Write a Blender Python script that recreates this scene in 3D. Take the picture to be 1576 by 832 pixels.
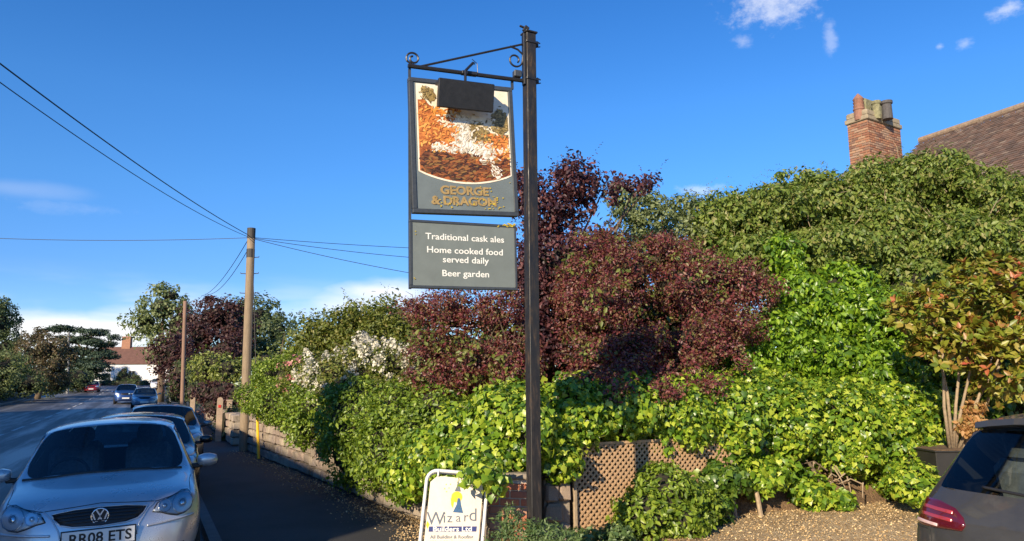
import bpy, bmesh, math, random
import numpy as np
from mathutils import Vector, Matrix, Euler
from mathutils.bvhtree import BVHTree
from mathutils.geometry import tessellate_polygon

for o in list(bpy.data.objects):
    bpy.data.objects.remove(o)
SC = bpy.context.scene
COL = SC.collection
rad = math.radians
random.seed(11)

# ------------------------------------------------------------------ camera
W0, H0, F = 1576.0, 832.0, 1138.0           # photograph size and focal length in pixels
EYE = Vector((0, 0, 1.65))
PITCH = math.atan((590 - 416) / F)
ROLL = rad(-0.4)
cam_d = bpy.data.cameras.new('camera')
cam = bpy.data.objects.new('camera', cam_d)
COL.objects.link(cam)
cam_d.sensor_width = 36.0
cam_d.lens = 36.0 * F / W0
cam_d.clip_start = 0.05
cam_d.clip_end = 5000
CR = Euler((math.pi / 2 + PITCH, 0, 0)).to_matrix() @ Matrix.Rotation(ROLL, 3, 'Z')
cam.matrix_world = Matrix.Translation(EYE) @ CR.to_4x4()
SC.camera = cam
SC.render.resolution_x, SC.render.resolution_y = 1024, 541

# ------------------------------------------------------------------ light
SUN_AZ = rad(27)       # light travels forward and a little to the right
SUN_EL = rad(22)
world = bpy.data.worlds.new('World')
SC.world = world
world.use_nodes = True
sun_d = bpy.data.lights.new('sun', 'SUN')
sun_d.energy = 5.0
sun_d.angle = rad(0.5)
sun_d.color = (1.0, 0.83, 0.60)
sun = bpy.data.objects.new('sun', sun_d)
COL.objects.link(sun)
sdir = Vector((math.sin(SUN_AZ) * math.cos(SUN_EL), math.cos(SUN_AZ) * math.cos(SUN_EL), -math.sin(SUN_EL)))
sun.rotation_euler = sdir.to_track_quat('-Z', 'Y').to_euler()
sun.location = (-6, -30, 20)
SC.view_settings.view_transform = 'Standard'
SC.view_settings.look = 'None'
SC.view_settings.exposure = 0.64
SC.view_settings.gamma = 1.0
SC.view_settings.use_curve_mapping = False
SKY_STRENGTH = 0.134


def world_nodes():
    nt = world.node_tree
    nt.nodes.clear()
    N = nt.nodes.new
    L = nt.links.new
    out = N('ShaderNodeOutputWorld')
    bg = N('ShaderNodeBackground')
    bg.inputs['Strength'].default_value = SKY_STRENGTH
    sky = N('ShaderNodeTexSky')
    sky.sky_type = 'NISHITA'
    sky.sun_disc = False
    sky.sun_elevation = SUN_EL
    sky.sun_rotation = rad(180) + SUN_AZ
    sky.altitude = 0
    sky.air_density = 1.0
    sky.dust_density = 0.0
    sky.ozone_density = 2.0
    hs = N('ShaderNodeHueSaturation')
    hs.inputs['Saturation'].default_value = 1.35
    hs.inputs['Value'].default_value = 1.0
    L(sky.outputs[0], hs.inputs['Color'])
    tc = N('ShaderNodeTexCoord')
    sep = N('ShaderNodeSeparateXYZ')
    L(tc.outputs['Generated'], sep.inputs[0])

    def m(op, a, b=None, c=None):
        n = N('ShaderNodeMath')
        n.operation = op
        for i, v in enumerate((a, b, c)):
            if v is None:
                continue
            if isinstance(v, (int, float)):
                n.inputs[i].default_value = v
            else:
                L(v, n.inputs[i])
        return n.outputs[0]

    def sm(v, a, b):
        n = N('ShaderNodeMapRange')
        n.interpolation_type = 'SMOOTHSTEP'
        L(v, n.inputs[0])
        n.inputs[1].default_value = a
        n.inputs[2].default_value = b
        return n.outputs[0]
    az = m('ARCTAN2', sep.outputs[0], sep.outputs[1])
    el = m('ARCSINE', sep.outputs[2])

    def noise(sx, sy, scale, detail=5, rough=0.6, off=0.0):
        cb = N('ShaderNodeCombineXYZ')
        L(m('MULTIPLY', az, sx), cb.inputs[0])
        L(m('MULTIPLY', el, sy), cb.inputs[1])
        cb.inputs[2].default_value = off
        n = N('ShaderNodeTexNoise')
        n.inputs['Scale'].default_value = scale
        n.inputs['Detail'].default_value = detail
        n.inputs['Roughness'].default_value = rough
        L(cb.outputs[0], n.inputs['Vector'])
        return n.outputs[0]

    def dirang(px, py):
        d = CR @ Vector(((px - 788) / F, -(py - 416) / F, -1.0))
        d.normalize()
        return math.atan2(d.x, d.y), math.asin(d.z)
    # clear evening air: the blue deepens evenly with height all round
    er = N('ShaderNodeValToRGB')
    L(m('MULTIPLY', el, 2.0), er.inputs[0])
    els = er.color_ramp.elements
    els[0].position = 0.0
    els[0].color = (.42, .55, .84, 1)
    els[1].position = 1.0
    els[1].color = (.62, .70, .92, 1)
    for pos, c in ((.28, (.42, .545, .84, 1)), (.5, (.56, .68, .90, 1)), (.72, (.66, .745, .95, 1))):
        e = els.new(pos)
        e.color = c
    gain = N('ShaderNodeMix')
    gain.data_type = 'RGBA'
    gain.blend_type = 'MULTIPLY'
    gain.inputs[0].default_value = 1
    L(hs.outputs[0], gain.inputs[6])
    L(er.outputs[0], gain.inputs[7])
    total = None
    nz = noise(1, 1.4, 34, 6, 0.65)
    # single clouds: (px, py, half width px, half height px, strength)
    nz2 = noise(1, 2.6, 9, 4, 0.5, 7.7)
    for px, py, wx, wy, st in ((1195, 0, 95, 42, .5), (1145, 63, 22, 12, .26), (1278, 55, 12, 28, .24), (1484, 67, 14, 9, .28),
                               (1447, 71, 7, 6, .3), (1560, 12, 32, 15, .45), (150, 512, 200, 46, 1.25), (585, 448, 120, 26, .9),
                               (560, 470, 160, 40, .7), (35, 290, 110, 16, .12), (100, 318, 90, 12, .07), (1075, 292, 40, 12, .4),
                               (-420, 430, 260, 60, 1.1), (2050, 330, 300, 50, .9)):
        a0, e0 = dirang(px, py)
        dx = m('DIVIDE', m('SUBTRACT', az, a0), wx / F)
        dy = m('DIVIDE', m('SUBTRACT', el, e0), wy / F)
        r = m('SQRT', m('ADD', m('MULTIPLY', dx, dx), m('MULTIPLY', dy, dy)))
        f = m('SUBTRACT', 1.0, r)
        f = m('ADD', f, m('MULTIPLY', m('SUBTRACT', nz if wx < 100 else nz2, 0.5), 2.6 if wx < 100 else 1.5))
        f = m('MULTIPLY', sm(f, 0.0, 1.1), st)
        # keep the noise from spilling far outside the cloud
        f = m('MULTIPLY', f, m('SUBTRACT', 1.0, sm(r, 0.75, 1.7)))
        total = f if total is None else m('MAXIMUM', total, f)
    # a loose bank of cloud low all round the horizon
    band = m('MULTIPLY', m('SUBTRACT', 1.0, sm(el, 0.06, 0.15)), sm(noise(1, 5, 3.0, 4, 0.6, 3.3), 0.44, 0.66))
    total = m('MAXIMUM', total, m('MULTIPLY', band, 0.75))
    cl = m('MINIMUM', total, 0.95)
    mix = N('ShaderNodeMix')
    mix.data_type = 'RGBA'
    L(cl, mix.inputs[0])
    L(gain.outputs[2], mix.inputs[6])
    mix.inputs[7].default_value = (5.6, 5.55, 5.6, 1)
    L(mix.outputs[2], bg.inputs['Color'])
    L(bg.outputs[0], out.inputs['Surface'])


world_nodes()

# ------------------------------------------------------------------ pixel helpers (a pixel gives a direction only)


def ray(px, py):
    return CR @ Vector(((px - 788) / F, -(py - 416) / F, -1.0))


def at(px, py, Y):
    d = ray(px, py)
    return EYE + d * (Y / d.y)


def onz(px, py, z):
    d = ray(px, py)
    return EYE + d * ((z - EYE.z) / d.z)


# road frame: s runs along the right-hand kerb, q to its right
U = Vector((-math.sin(rad(26)), math.cos(rad(26))))
NR = Vector((math.cos(rad(26)), math.sin(rad(26))))
K0 = Vector((-2.5, 6.8))


def sq(x, y):
    d = Vector((x, y)) - K0
    return d.dot(U), d.dot(NR)


def xy(s, q):
    p = K0 + U * s + NR * q
    return p.x, p.y


def sstep(a, b, v):
    t = min(1, max(0, (v - a) / (b - a)))
    return t * t * (3 - 2 * t)


def rise(s):
    return 1.2e-4 * min(max(s, 0), 170) ** 2


def gz(x, y):
    s, q = sq(x, y)
    z = rise(s) * (1 - sstep(4, 30, q))
    if q < 0:
        return z - 0.22
    return z - 0.10 + 0.10 * sstep(1.8, 4.6, q)


# ------------------------------------------------------------------ materials
MATS = {}


def node_mat(name):
    m = bpy.data.materials.new(name)
    m.use_nodes = True
    nt = m.node_tree
    b = nt.nodes['Principled BSDF']
    MATS[name] = m
    return m, nt, b


def ramp(nt, fac, cols, interp='LINEAR'):
    r = nt.nodes.new('ShaderNodeValToRGB')
    r.color_ramp.interpolation = interp
    e = r.color_ramp.elements
    n = len(cols)
    while len(e) < n:
        e.new(0.5)
    for i, c in enumerate(cols):
        if len(c) == 4:
            e[i].position = c[3]
        else:
            e[i].position = i / max(1, n - 1)
        e[i].color = (c[0], c[1], c[2], 1)
    nt.links.new(fac, r.inputs[0])
    return r.outputs[0]


def tex_noise(nt, scale, detail=4, rough=0.6, coord='Object', stretch=None):
    tc = nt.nodes.new('ShaderNodeTexCoord')
    n = nt.nodes.new('ShaderNodeTexNoise')
    n.inputs['Scale'].default_value = scale
    n.inputs['Detail'].default_value = detail
    n.inputs['Roughness'].default_value = rough
    src = tc.outputs[coord]
    if stretch:
        mp = nt.nodes.new('ShaderNodeMapping')
        mp.inputs['Scale'].default_value = stretch
        nt.links.new(src, mp.inputs[0])
        src = mp.outputs[0]
    nt.links.new(src, n.inputs['Vector'])
    return n.outputs[0]


def bump(nt, b, h, strength=0.4, dist=0.02):
    n = nt.nodes.new('ShaderNodeBump')
    n.inputs['Strength'].default_value = strength
    n.inputs['Distance'].default_value = dist
    nt.links.new(h, n.inputs['Height'])
    nt.links.new(n.outputs[0], b.inputs['Normal'])


def simple(name, col, rough=0.6, metal=0.0, noise=0.0, nscale=8.0, bmp=0.0, coat=0.0, stretch=None, spec=0.5, coord='Object'):
    m, nt, b = node_mat(name)
    b.inputs['Roughness'].default_value = rough
    b.inputs['Metallic'].default_value = metal
    b.inputs['Coat Weight'].default_value = coat
    b.inputs['Coat Roughness'].default_value = 0.05
    b.inputs['Specular IOR Level'].default_value = spec
    if noise > 0:
        t = tex_noise(nt, nscale, 5, 0.65, coord, stretch)
        lo = [max(0, c * (1 - noise)) for c in col]
        hi = [min(1, c * (1 + noise)) for c in col]
        c = ramp(nt, t, [(*lo, 0.25), (*hi, 0.75)])
        nt.links.new(c, b.inputs['Base Color'])
        if bmp > 0:
            bump(nt, b, t, bmp)
    else:
        b.inputs['Base Color'].default_value = (*col, 1)
    return m


def obj_random(name, cols, rough=0.8, nscale=20, nmix=0.35, bmp=0.3):
    """each object takes its own tone from the ramp"""
    m, nt, b = node_mat(name)
    oi = nt.nodes.new('ShaderNodeObjectInfo')
    c = ramp(nt, oi.outputs['Random'], cols)
    t = tex_noise(nt, nscale, 5, 0.65, 'Object')
    mx = nt.nodes.new('ShaderNodeMix')
    mx.data_type = 'RGBA'
    mx.blend_type = 'MULTIPLY'
    mx.inputs[0].default_value = 1.0
    g = ramp(nt, t, [(1 - nmix,) * 3 + (0.3,), (1 + nmix * .4,) * 3 + (0.7,)])
    nt.links.new(c, mx.inputs[6])
    nt.links.new(g, mx.inputs[7])
    nt.links.new(mx.outputs[2], b.inputs['Base Color'])
    b.inputs['Roughness'].default_value = rough
    bump(nt, b, t, bmp, 0.01)
    return m


def leaf_mat(name, cols, rough=0.45, trans=0.28, tcol=None, spec=0.5):
    if name.endswith('_leaf'):
        cols = [tuple(v * 1.1 for v in c[:3]) + tuple(c[3:]) for c in cols]
    m, nt, b = node_mat(name)
    g = nt.nodes.new('ShaderNodeNewGeometry')
    c = ramp(nt, g.outputs['Random Per Island'], cols)
    nt.links.new(c, b.inputs['Base Color'])
    b.inputs['Roughness'].default_value = rough
    b.inputs['Specular IOR Level'].default_value = spec
    tr = nt.nodes.new('ShaderNodeBsdfTranslucent')
    mul = nt.nodes.new('ShaderNodeMix')
    mul.data_type = 'RGBA'
    mul.blend_type = 'MULTIPLY'
    mul.inputs[0].default_value = 1
    nt.links.new(c, mul.inputs[6])
    mul.inputs[7].default_value = tcol if tcol else (1.7, 1.7, 0.7, 1)
    nt.links.new(mul.outputs[2], tr.inputs['Color'])
    ms = nt.nodes.new('ShaderNodeMixShader')
    ms.inputs[0].default_value = trans
    nt.links.new(b.outputs[0], ms.inputs[1])
    nt.links.new(tr.outputs[0], ms.inputs[2])
    nt.links.new(ms.outputs[0], nt.nodes['Material Output'].inputs[0])
    return m


def ground_mat(name, cols, scale, rough=0.9, bmp=0.5, dist=0.02, big=None, bigscale=0.6, spots=None):
    m, nt, b = node_mat(name)
    t = tex_noise(nt, scale, 8, 0.7)
    c = ramp(nt, t, cols)
    if big:
        t2 = tex_noise(nt, bigscale, 5, 0.6)
        f = ramp(nt, t2, [(0, 0, 0, .42), (1, 1, 1, .6)])
        mx = nt.nodes.new('ShaderNodeMix')
        mx.data_type = 'RGBA'
        nt.links.new(f, mx.inputs[0])
        nt.links.new(c, mx.inputs[6])
        c2 = ramp(nt, t, big)
        nt.links.new(c2, mx.inputs[7])
        c = mx.outputs[2]
    nt.links.new(c, b.inputs['Base Color'])
    b.inputs['Roughness'].default_value = rough
    bump(nt, b, t, bmp, dist)
    return m


# ------------------------------------------------------------------ mesh helpers
def link(name, me, mat, parent=None, loc=None):
    o = bpy.data.objects.new(name, me)
    COL.objects.link(o)
    if mat is not None:
        me.materials.clear() if me.users <= 1 else None
        if len(me.materials) == 0:
            me.materials.append(MATS[mat] if isinstance(mat, str) else mat)
    if parent is not None:
        o.parent = parent
    if loc is not None:
        o.location = loc
    return o


def bm_obj(name, bm, mat, parent=None, loc=None, smooth=False):
    me = bpy.data.meshes.new(name)
    bmesh.ops.recalc_face_normals(bm, faces=bm.faces)
    bm.to_mesh(me)
    bm.free()
    if smooth:
        me.polygons.foreach_set('use_smooth', [True] * len(me.polygons))
    return link(name, me, mat, parent, loc)


def tag(o, label=None, cat=None, group=None, kind=None):
    if label:
        o['label'] = label
    if cat:
        o['category'] = cat
    if group:
        o['group'] = group
    if kind:
        o['kind'] = kind
    return o


def thing(name, label, cat, loc=(0, 0, 0), rotz=0, group=None):
    o = bpy.data.objects.new(name, None)
    COL.objects.link(o)
    o.location = loc
    o.rotation_euler = (0, 0, rotz)
    o.empty_display_size = 0.2
    return tag(o, label, cat, group)


def box(bm, c, size, rot=None, bev=0.0):
    """box with centre c and full size, optional 3x3 rotation and bevel"""
    r = bmesh.ops.create_cube(bm, size=1.0)
    vs = r['verts']
    for v in vs:
        v.co = Vector((v.co.x * size[0], v.co.y * size[1], v.co.z * size[2]))
    if bev > 0:
        es = {e for v in vs for e in v.link_edges}
        rb = bmesh.ops.bevel(bm, geom=list(es), offset=bev, segments=1, affect='EDGES', clamp_overlap=True)
        vs = list({v for f in rb['faces'] for v in f.verts} | {v for v in vs if v.is_valid})
    for v in vs:
        p = v.co.copy()
        if rot is not None:
            p = rot @ p
        v.co = p + Vector(c)
    return vs


def tube(bm, pts, radii, n=8, cap=True):
    pts = [Vector(p) for p in pts]
    if isinstance(radii, (int, float)):
        radii = [radii] * len(pts)
    rings = []
    up = Vector((0, 0, 1))
    prev = None
    for i, p in enumerate(pts):
        d = (pts[min(i + 1, len(pts) - 1)] - pts[max(i - 1, 0)])
        d.normalize()
        if prev is None:
            a = up if abs(d.z) < 0.9 else Vector((1, 0, 0))
            x = d.cross(a).normalized()
        else:
            x = (prev - d * prev.dot(d)).normalized()
        prev = x
        y = d.cross(x)
        rings.append([bm.verts.new(p + (x * math.cos(2 * math.pi * k / n) + y * math.sin(2 * math.pi * k / n)) * radii[i]) for k in range(n)])
    for a, b in zip(rings, rings[1:]):
        for k in range(n):
            bm.faces.new((a[k], a[(k + 1) % n], b[(k + 1) % n], b[k]))
    if cap:
        bm.faces.new(rings[0][::-1])
        bm.faces.new(rings[-1])


def lathe(bm, prof, c, n=16, cap=True):
    rings = []
    for r, z in prof:
        rings.append([bm.verts.new((c[0] + r * math.cos(2 * math.pi * k / n), c[1] + r * math.sin(2 * math.pi * k / n), c[2] + z)) for k in range(n)])
    for a, b in zip(rings, rings[1:]):
        for k in range(n):
            bm.faces.new((a[k], a[(k + 1) % n], b[(k + 1) % n], b[k]))
    if cap:
        bm.faces.new(rings[0][::-1])
        bm.faces.new(rings[-1])


def prism(bm, poly, M, t):
    """2D polygon extruded by t along +z of the frame M (4x4)"""
    a = [bm.verts.new(M @ Vector((x, y, 0))) for x, y in poly]
    b = [bm.verts.new(M @ Vector((x, y, t))) for x, y in poly]
    n = len(poly)
    bm.faces.new(a[::-1])
    bm.faces.new(b)
    for i in range(n):
        bm.faces.new((a[i], a[(i + 1) % n], b[(i + 1) % n], b[i]))


def new():
    return bmesh.new()


def text_obj(name, s, size, M, mat, parent, depth=0.002, align='CENTER', bold=0.0, sx=1.0, shear=0.0):
    cu = bpy.data.curves.new(name, 'FONT')
    cu.body = s
    cu.size = size
    cu.align_x = align
    cu.align_y = 'CENTER'
    cu.extrude = depth
    cu.offset = bold
    cu.shear = shear
    cu.resolution_u = 3
    t = bpy.data.objects.new(name + '_curve', cu)
    COL.objects.link(t)
    bpy.context.view_layer.update()
    me = bpy.data.meshes.new_from_object(t, depsgraph=bpy.context.evaluated_depsgraph_get())
    bpy.data.objects.remove(t)
    bpy.data.curves.remove(cu)
    me.name = name
    me.transform(Matrix.Diagonal((sx, 1, 1, 1)))
    me.transform(M)
    me.materials.clear()
    return link(name, me, mat, parent)


# ------------------------------------------------------------------ leaves
def tpl(verts, faces):
    return np.array(verts, float), faces


TPL = {
    # x across, y along the leaf from its stalk, z off the blade
    'oval': tpl([(0, 0, 0), (-.27, .38, .07), (0, .45, -.02), (.27, .38, .07), (-.18, .75, .02), (.18, .75, .02), (0, 1, -.12)],
                [(0, 2, 1), (0, 3, 2), (1, 2, 4), (2, 3, 5), (2, 6, 4), (2, 5, 6)]),
    'heart': tpl([(0, .05, 0), (-.36, .0, .05), (-.42, .35, .08), (0, .45, -.03), (.36, .0, .05), (.42, .35, .08), (-.2, .72, .02), (.2, .72, .02), (0, 1.02, -.12)],
                 [(0, 3, 2, 1), (0, 4, 5, 3), (2, 3, 6), (3, 5, 7), (3, 8, 6), (3, 7, 8)]),
    'ivy': tpl([(0, .12, 0), (-.30, -.02, -.04), (-.46, .32, -.06), (-.27, .56, .0), (0, .48, .05), (0, 1.0, -.10), (.27, .56, .0), (.46, .32, -.06), (.30, -.02, -.04)],
               [(0, 4, 3, 2), (0, 2, 1), (4, 5, 3), (0, 7, 6, 4), (0, 8, 7), (4, 6, 5)]),
    'small': tpl([(0, 0, 0), (-.3, .5, .08), (0, 1, -.05), (.3, .5, .08)], [(0, 2, 1), (0, 3, 2)]),
    'long': tpl([(0, 0, 0), (-.14, .35, .04), (0, .4, -.02), (.14, .35, .04), (0, 1, -.15)], [(0, 2, 1), (0, 3, 2), (1, 2, 4), (2, 3, 4)]),
    'petal': tpl([(-.4, -.4, 0), (.4, -.4, 0), (.5, .1, .12), (0, .5, 0), (-.5, .1, .12)], [(0, 1, 2, 3, 4)]),
}


def norm(a):
    return a / (np.linalg.norm(a, axis=1, keepdims=True) + 1e-9)


def leaf_mesh(name, P, Nn, D, S, shape, mat, parent, origin=(0, 0, 0)):
    T, faces = TPL[shape]
    N = len(P)
    k = len(T)
    z = norm(Nn)
    y = norm(D - z * np.sum(D * z, axis=1, keepdims=True))
    x = np.cross(y, z)
    V = (P - np.array(origin))[:, None, :] + S[:, None, None] * (
        T[None, :, 0:1] * x[:, None, :] + T[None, :, 1:2] * y[:, None, :] + T[None, :, 2:3] * z[:, None, :])
    me = bpy.data.meshes.new(name)
    me.vertices.add(N * k)
    me.vertices.foreach_set('co', V.reshape(-1).astype(np.float32))
    flat = np.concatenate([np.array(f) for f in faces])
    tot = np.array([len(f) for f in faces])
    loops = (flat[None, :] + (np.arange(N) * k)[:, None]).reshape(-1)
    totals = np.tile(tot, N)
    starts = np.concatenate([[0], np.cumsum(totals)[:-1]])
    me.loops.add(len(loops))
    me.loops.foreach_set('vertex_index', loops.astype(np.int32))
    me.polygons.add(len(totals))
    me.polygons.foreach_set('loop_start', starts.astype(np.int32))
    me.polygons.foreach_set('loop_total', totals.astype(np.int32))
    me.update(calc_edges=True)
    o = link(name, me, mat, parent)
    tag(o, kind='stuff')
    return o


def rdir(rng, n):
    return norm(rng.normal(size=(n, 3)))


def blob(px, py, Y, rxp, rzp, ry=None, up=0.0):
    """ellipsoid round a pixel at distance Y, half sizes in photo pixels, depth in metres"""
    c = at(px, py, Y)
    rx, rz = rxp * Y / F, rzp * Y / F
    return (c.x, c.y, c.z + up, rx, ry if ry else 0.75 * (rx + rz) / 2 + .1, rz)


def clump_points(rng, blobs, dens, cr, per, shell=(0.72, 1.0), cull_back=True, ground=True, flat=0.75, lo=None, lumpy=.2):
    """leaf positions and outward directions gathered in clumps on the shells of the blobs"""
    B = np.array(blobs)
    P, O = [], []
    for i, b in enumerate(B):
        c, r = b[:3], b[3:]
        area = 4 * math.pi * ((r[0] * r[1]) ** 1.6 / 3 + (r[0] * r[2]) ** 1.6 / 3 + (r[1] * r[2]) ** 1.6 / 3) ** (1 / 1.6)
        n = max(4, int(area * dens))
        d = rdir(rng, n)
        mr = r.mean()
        lump = 0
        for w_, am in ((1.1, .5), (.55, .32), (.3, .18)):
            fv = rng.normal(size=(3, 3)) * (2 * math.pi / (w_ * max(mr, .5)) * .6)
            lump = lump + am * np.sin((d * r) @ fv[0] + rng.uniform(0, 6)) * np.sin((d * r) @ fv[1] + rng.uniform(0, 6))
        cc = c + d * r * (rng.uniform(shell[0], shell[1], (n, 1)) + lumpy * lump[:, None])
        nn = norm(d / r)
        keep = np.ones(n, bool)
        for j, b2 in enumerate(B):
            if j != i:
                q = np.linalg.norm((cc - b2[:3]) / b2[3:], axis=1)
                keep &= q > 0.72
        if cull_back:
            v = norm(cc - np.array([0, 0, 1.65]))
            back = np.sum(nn * v, axis=1)
            keep &= ~((back > 0.35) & (rng.random(n) < 0.75))
        cc, nn = cc[keep], nn[keep]
        if len(cc) == 0:
            continue
        m = len(cc)
        k = rng.integers(int(per * .6), int(per * 1.4) + 1, m)
        idx = np.repeat(np.arange(m), k)
        sz = cr * rng.uniform(.55, 1.35, m)
        e = rdir(rng, len(idx))
        e = norm(e + nn[idx] * 0.45)
        rr = rng.random((len(idx), 1)) ** 0.45
        off = e * rr * sz[idx][:, None]
        off[:, 2] *= flat
        P.append(cc[idx] + off)
        O.append(norm(e * .8 + nn[idx] * .7))
    P, O = np.concatenate(P), np.concatenate(O)
    if ground:
        g = np.array([gz(p[0], p[1]) for p in P]) if len(P) < 400000 else -0.3
        k = P[:, 2] > g + 0.02
        P, O = P[k], O[k]
    if lo is not None:
        k = P[:, 2] > lo
        P, O = P[k], O[k]
    return P, O


def bunch(blobs, n, f, seed=1, spread=.95, jit=.25):
    """break each big ellipsoid into smaller overlapping lumps sitting on its surface"""
    rng = random.Random(seed)
    out = []
    for b in blobs:
        m = (b[3] * b[4] * b[5]) ** (1 / 3)
        for k in range(n):
            d = Vector((rng.gauss(0, 1), rng.gauss(0, .8) - .75, rng.gauss(0, 1) + .15)).normalized()
            s = spread * rng.uniform(.75, 1.05)
            r = m * f * rng.uniform(1 - jit * 1.6, 1 + jit)
            out.append((b[0] + d.x * b[3] * s * (1 - f * .6), b[1] + d.y * b[4] * s, b[2] + d.z * b[5] * s * (1 - f * .5), r * 1.15, r, r * .85))
    return out


def foliage(name, parent, blobs, mat, dens, cr, per, size, shape='oval', seed=1, droop=0.5, up=0.35, rnd=0.6, svar=0.3, sprig=0, slen=.25, **kw):
    rng = np.random.default_rng(seed)
    P, O = clump_points(rng, blobs, dens, cr, per, **kw)
    n = len(P)
    Nn = norm(O + np.array([0, 0, up]) + rnd * rng.normal(size=(n, 3)))
    D = rng.normal(size=(n, 3)) + O * .4 + np.array([0, 0, -droop * 1.6])
    S = size * np.clip(1 + svar * rng.normal(size=n), .45, 1.7)
    if sprig:
        # stray shoots standing out of the surface, leaves set along them
        ar = sum(8 * b[3] * b[5] for b in blobs)
        m = int(ar * sprig)
        ok = np.where(O[:, 2] > -.3)[0]
        i = rng.choice(ok, m)
        dr = norm(O[i] * .8 + np.array([0, 0, .7]) + .5 * rng.normal(size=(m, 3)))
        ln = slen * rng.uniform(.5, 1.4, m)
        kk = 9
        j = np.repeat(np.arange(m), kk)
        t = np.tile((np.arange(kk) + .5) / kk, m)
        bend = np.array([0, 0, -.35]) * (t * t)[:, None] * ln[j][:, None]
        Q = P[i][j] + dr[j] * (t * ln[j])[:, None] + bend
        sd = norm(rng.normal(size=(len(j), 3)))
        P = np.concatenate([P, Q])
        D = np.concatenate([D, dr[j] * .8 + sd])
        Nn = np.concatenate([Nn, norm(np.array([0, 0, 1.0]) + .6 * rng.normal(size=(len(j), 3)))])
        S = np.concatenate([S, size * .8 * rng.uniform(.6, 1.1, len(j)) * (1.1 - .5 * t)])
    return leaf_mesh(name, P, Nn, D, S, shape, mat, parent, parent.location)


def core(parent, blobs, k=0.74, mat='shade_core', seed=3, name='shade_filler'):
    """solid dark lumps added for the shaded, twiggy inside of a dense shrub"""
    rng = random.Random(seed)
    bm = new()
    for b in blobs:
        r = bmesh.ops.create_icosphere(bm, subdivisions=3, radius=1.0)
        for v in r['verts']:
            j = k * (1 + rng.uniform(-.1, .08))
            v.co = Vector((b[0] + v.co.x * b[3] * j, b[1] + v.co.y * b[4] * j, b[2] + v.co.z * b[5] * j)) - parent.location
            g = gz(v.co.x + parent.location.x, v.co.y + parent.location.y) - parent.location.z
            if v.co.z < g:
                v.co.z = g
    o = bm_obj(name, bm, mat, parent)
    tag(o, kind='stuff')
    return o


def twigs(parent, blobs, n, L=.35, r=.006, mat='bark', seed=1, rmin=.55):
    """bare twigs pushing out of a shrub"""
    rng = random.Random(seed)
    bm = new()
    o = Vector(parent.location)
    for k in range(n):
        b = rng.choice(blobs)
        d = Vector((rng.gauss(0, 1), rng.gauss(0, 1) - .5, rng.gauss(0, 1) + .3)).normalized()
        p0 = Vector((b[0] + d.x * b[3] * rmin, b[1] + d.y * b[4] * rmin, b[2] + d.z * b[5] * rmin))
        e = Vector((b[0] + d.x * b[3] * 1.02, b[1] + d.y * b[4] * 1.02, b[2] + d.z * b[5] * 1.02)) + d * L * rng.uniform(-.2, .6)
        mid = p0.lerp(e, .55) + Vector((rng.uniform(-1, 1), rng.uniform(-1, 1), rng.uniform(-.4, 1))) * L * .12
        if p0.z < gz(p0.x, p0.y):
            continue
        tube(bm, [p0 - o, mid - o, e - o], [r * 1.3, r, r * .4], 4, cap=False)
    ob = bm_obj('twigs', bm, mat, parent)
    tag(ob, kind='stuff')
    return ob


def plant(name, label, cat, blobs, base=None, group=None):
    if base is None:
        b = blobs[0]
        base = (b[0], b[1], gz(b[0], b[1]))
    t = thing(name, label, cat, base, 0, group)
    bpy.context.view_layer.update()
    return t


def limbs(parent, name, base, tips, r0, mat='bark', seed=5, fork=0.45):
    """a trunk with limbs reaching towards the tips, world coordinates"""
    rng = random.Random(seed)
    bm = new()
    base = Vector(base)
    o = Vector(parent.location)
    top = Vector((0, 0, 0))
    for t in tips:
        top += Vector(t)
    top /= len(tips)
    f = base.lerp(top, fork)
    f = Vector((base.x * .5 + f.x * .5, base.y * .5 + f.y * .5, f.z))
    mid = base.lerp(f, .5) + Vector((rng.uniform(-1, 1), rng.uniform(-1, 1), 0)) * r0
    tube(bm, [base - o, mid - o, f - o], [r0 * 1.15, r0, r0 * .85], 8)
    for t in tips:
        t = Vector(t)
        m1 = f.lerp(t, .45) + Vector((rng.uniform(-1, 1), rng.uniform(-1, 1), rng.uniform(0, 1))) * (t - f).length * .1
        tube(bm, [f - o - Vector((0, 0, r0 * .4)), m1 - o, t - o], [r0 * .55, r0 * .38, r0 * .12], 6)
    return bm_obj(name, bm, mat, parent, smooth=True)
# ================================================================== materials of the setting
simple('shade_core', (0.022, 0.02, 0.011), 0.95, noise=.5, nscale=9, bmp=.6)  # near-black tone stands in for the shade inside the shrubs
simple('bark', (0.13, 0.095, 0.06), 0.9, noise=.4, nscale=14, bmp=.6)
simple('pale_bark', (0.34, 0.26, 0.17), 0.85, noise=.3, nscale=20, bmp=.4)
simple('kerb_stone', (0.13, 0.125, 0.12), 0.85, noise=.25, nscale=6, bmp=.2)
ground_mat('pavement', [(0.022, 0.021, 0.021, .2), (0.045, 0.043, 0.041, .55), (0.075, 0.07, 0.064, .85)], 55, .88, .5, .01,
           big=[(0.018, 0.017, 0.017, .2), (0.035, 0.034, 0.032, .6), (0.06, 0.055, 0.05, .9)], bigscale=.9)
ground_mat('earth', [(0.05, 0.07, 0.02, .3), (0.09, 0.11, 0.035, .6), (0.12, 0.12, 0.05, .8)], 3.0, .95)
ground_mat('white_line', [(0.16, 0.16, 0.155, .3), (0.55, 0.55, 0.53, .5), (0.68, 0.68, 0.66, .8)], 14, .7, .2, .004)


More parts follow.
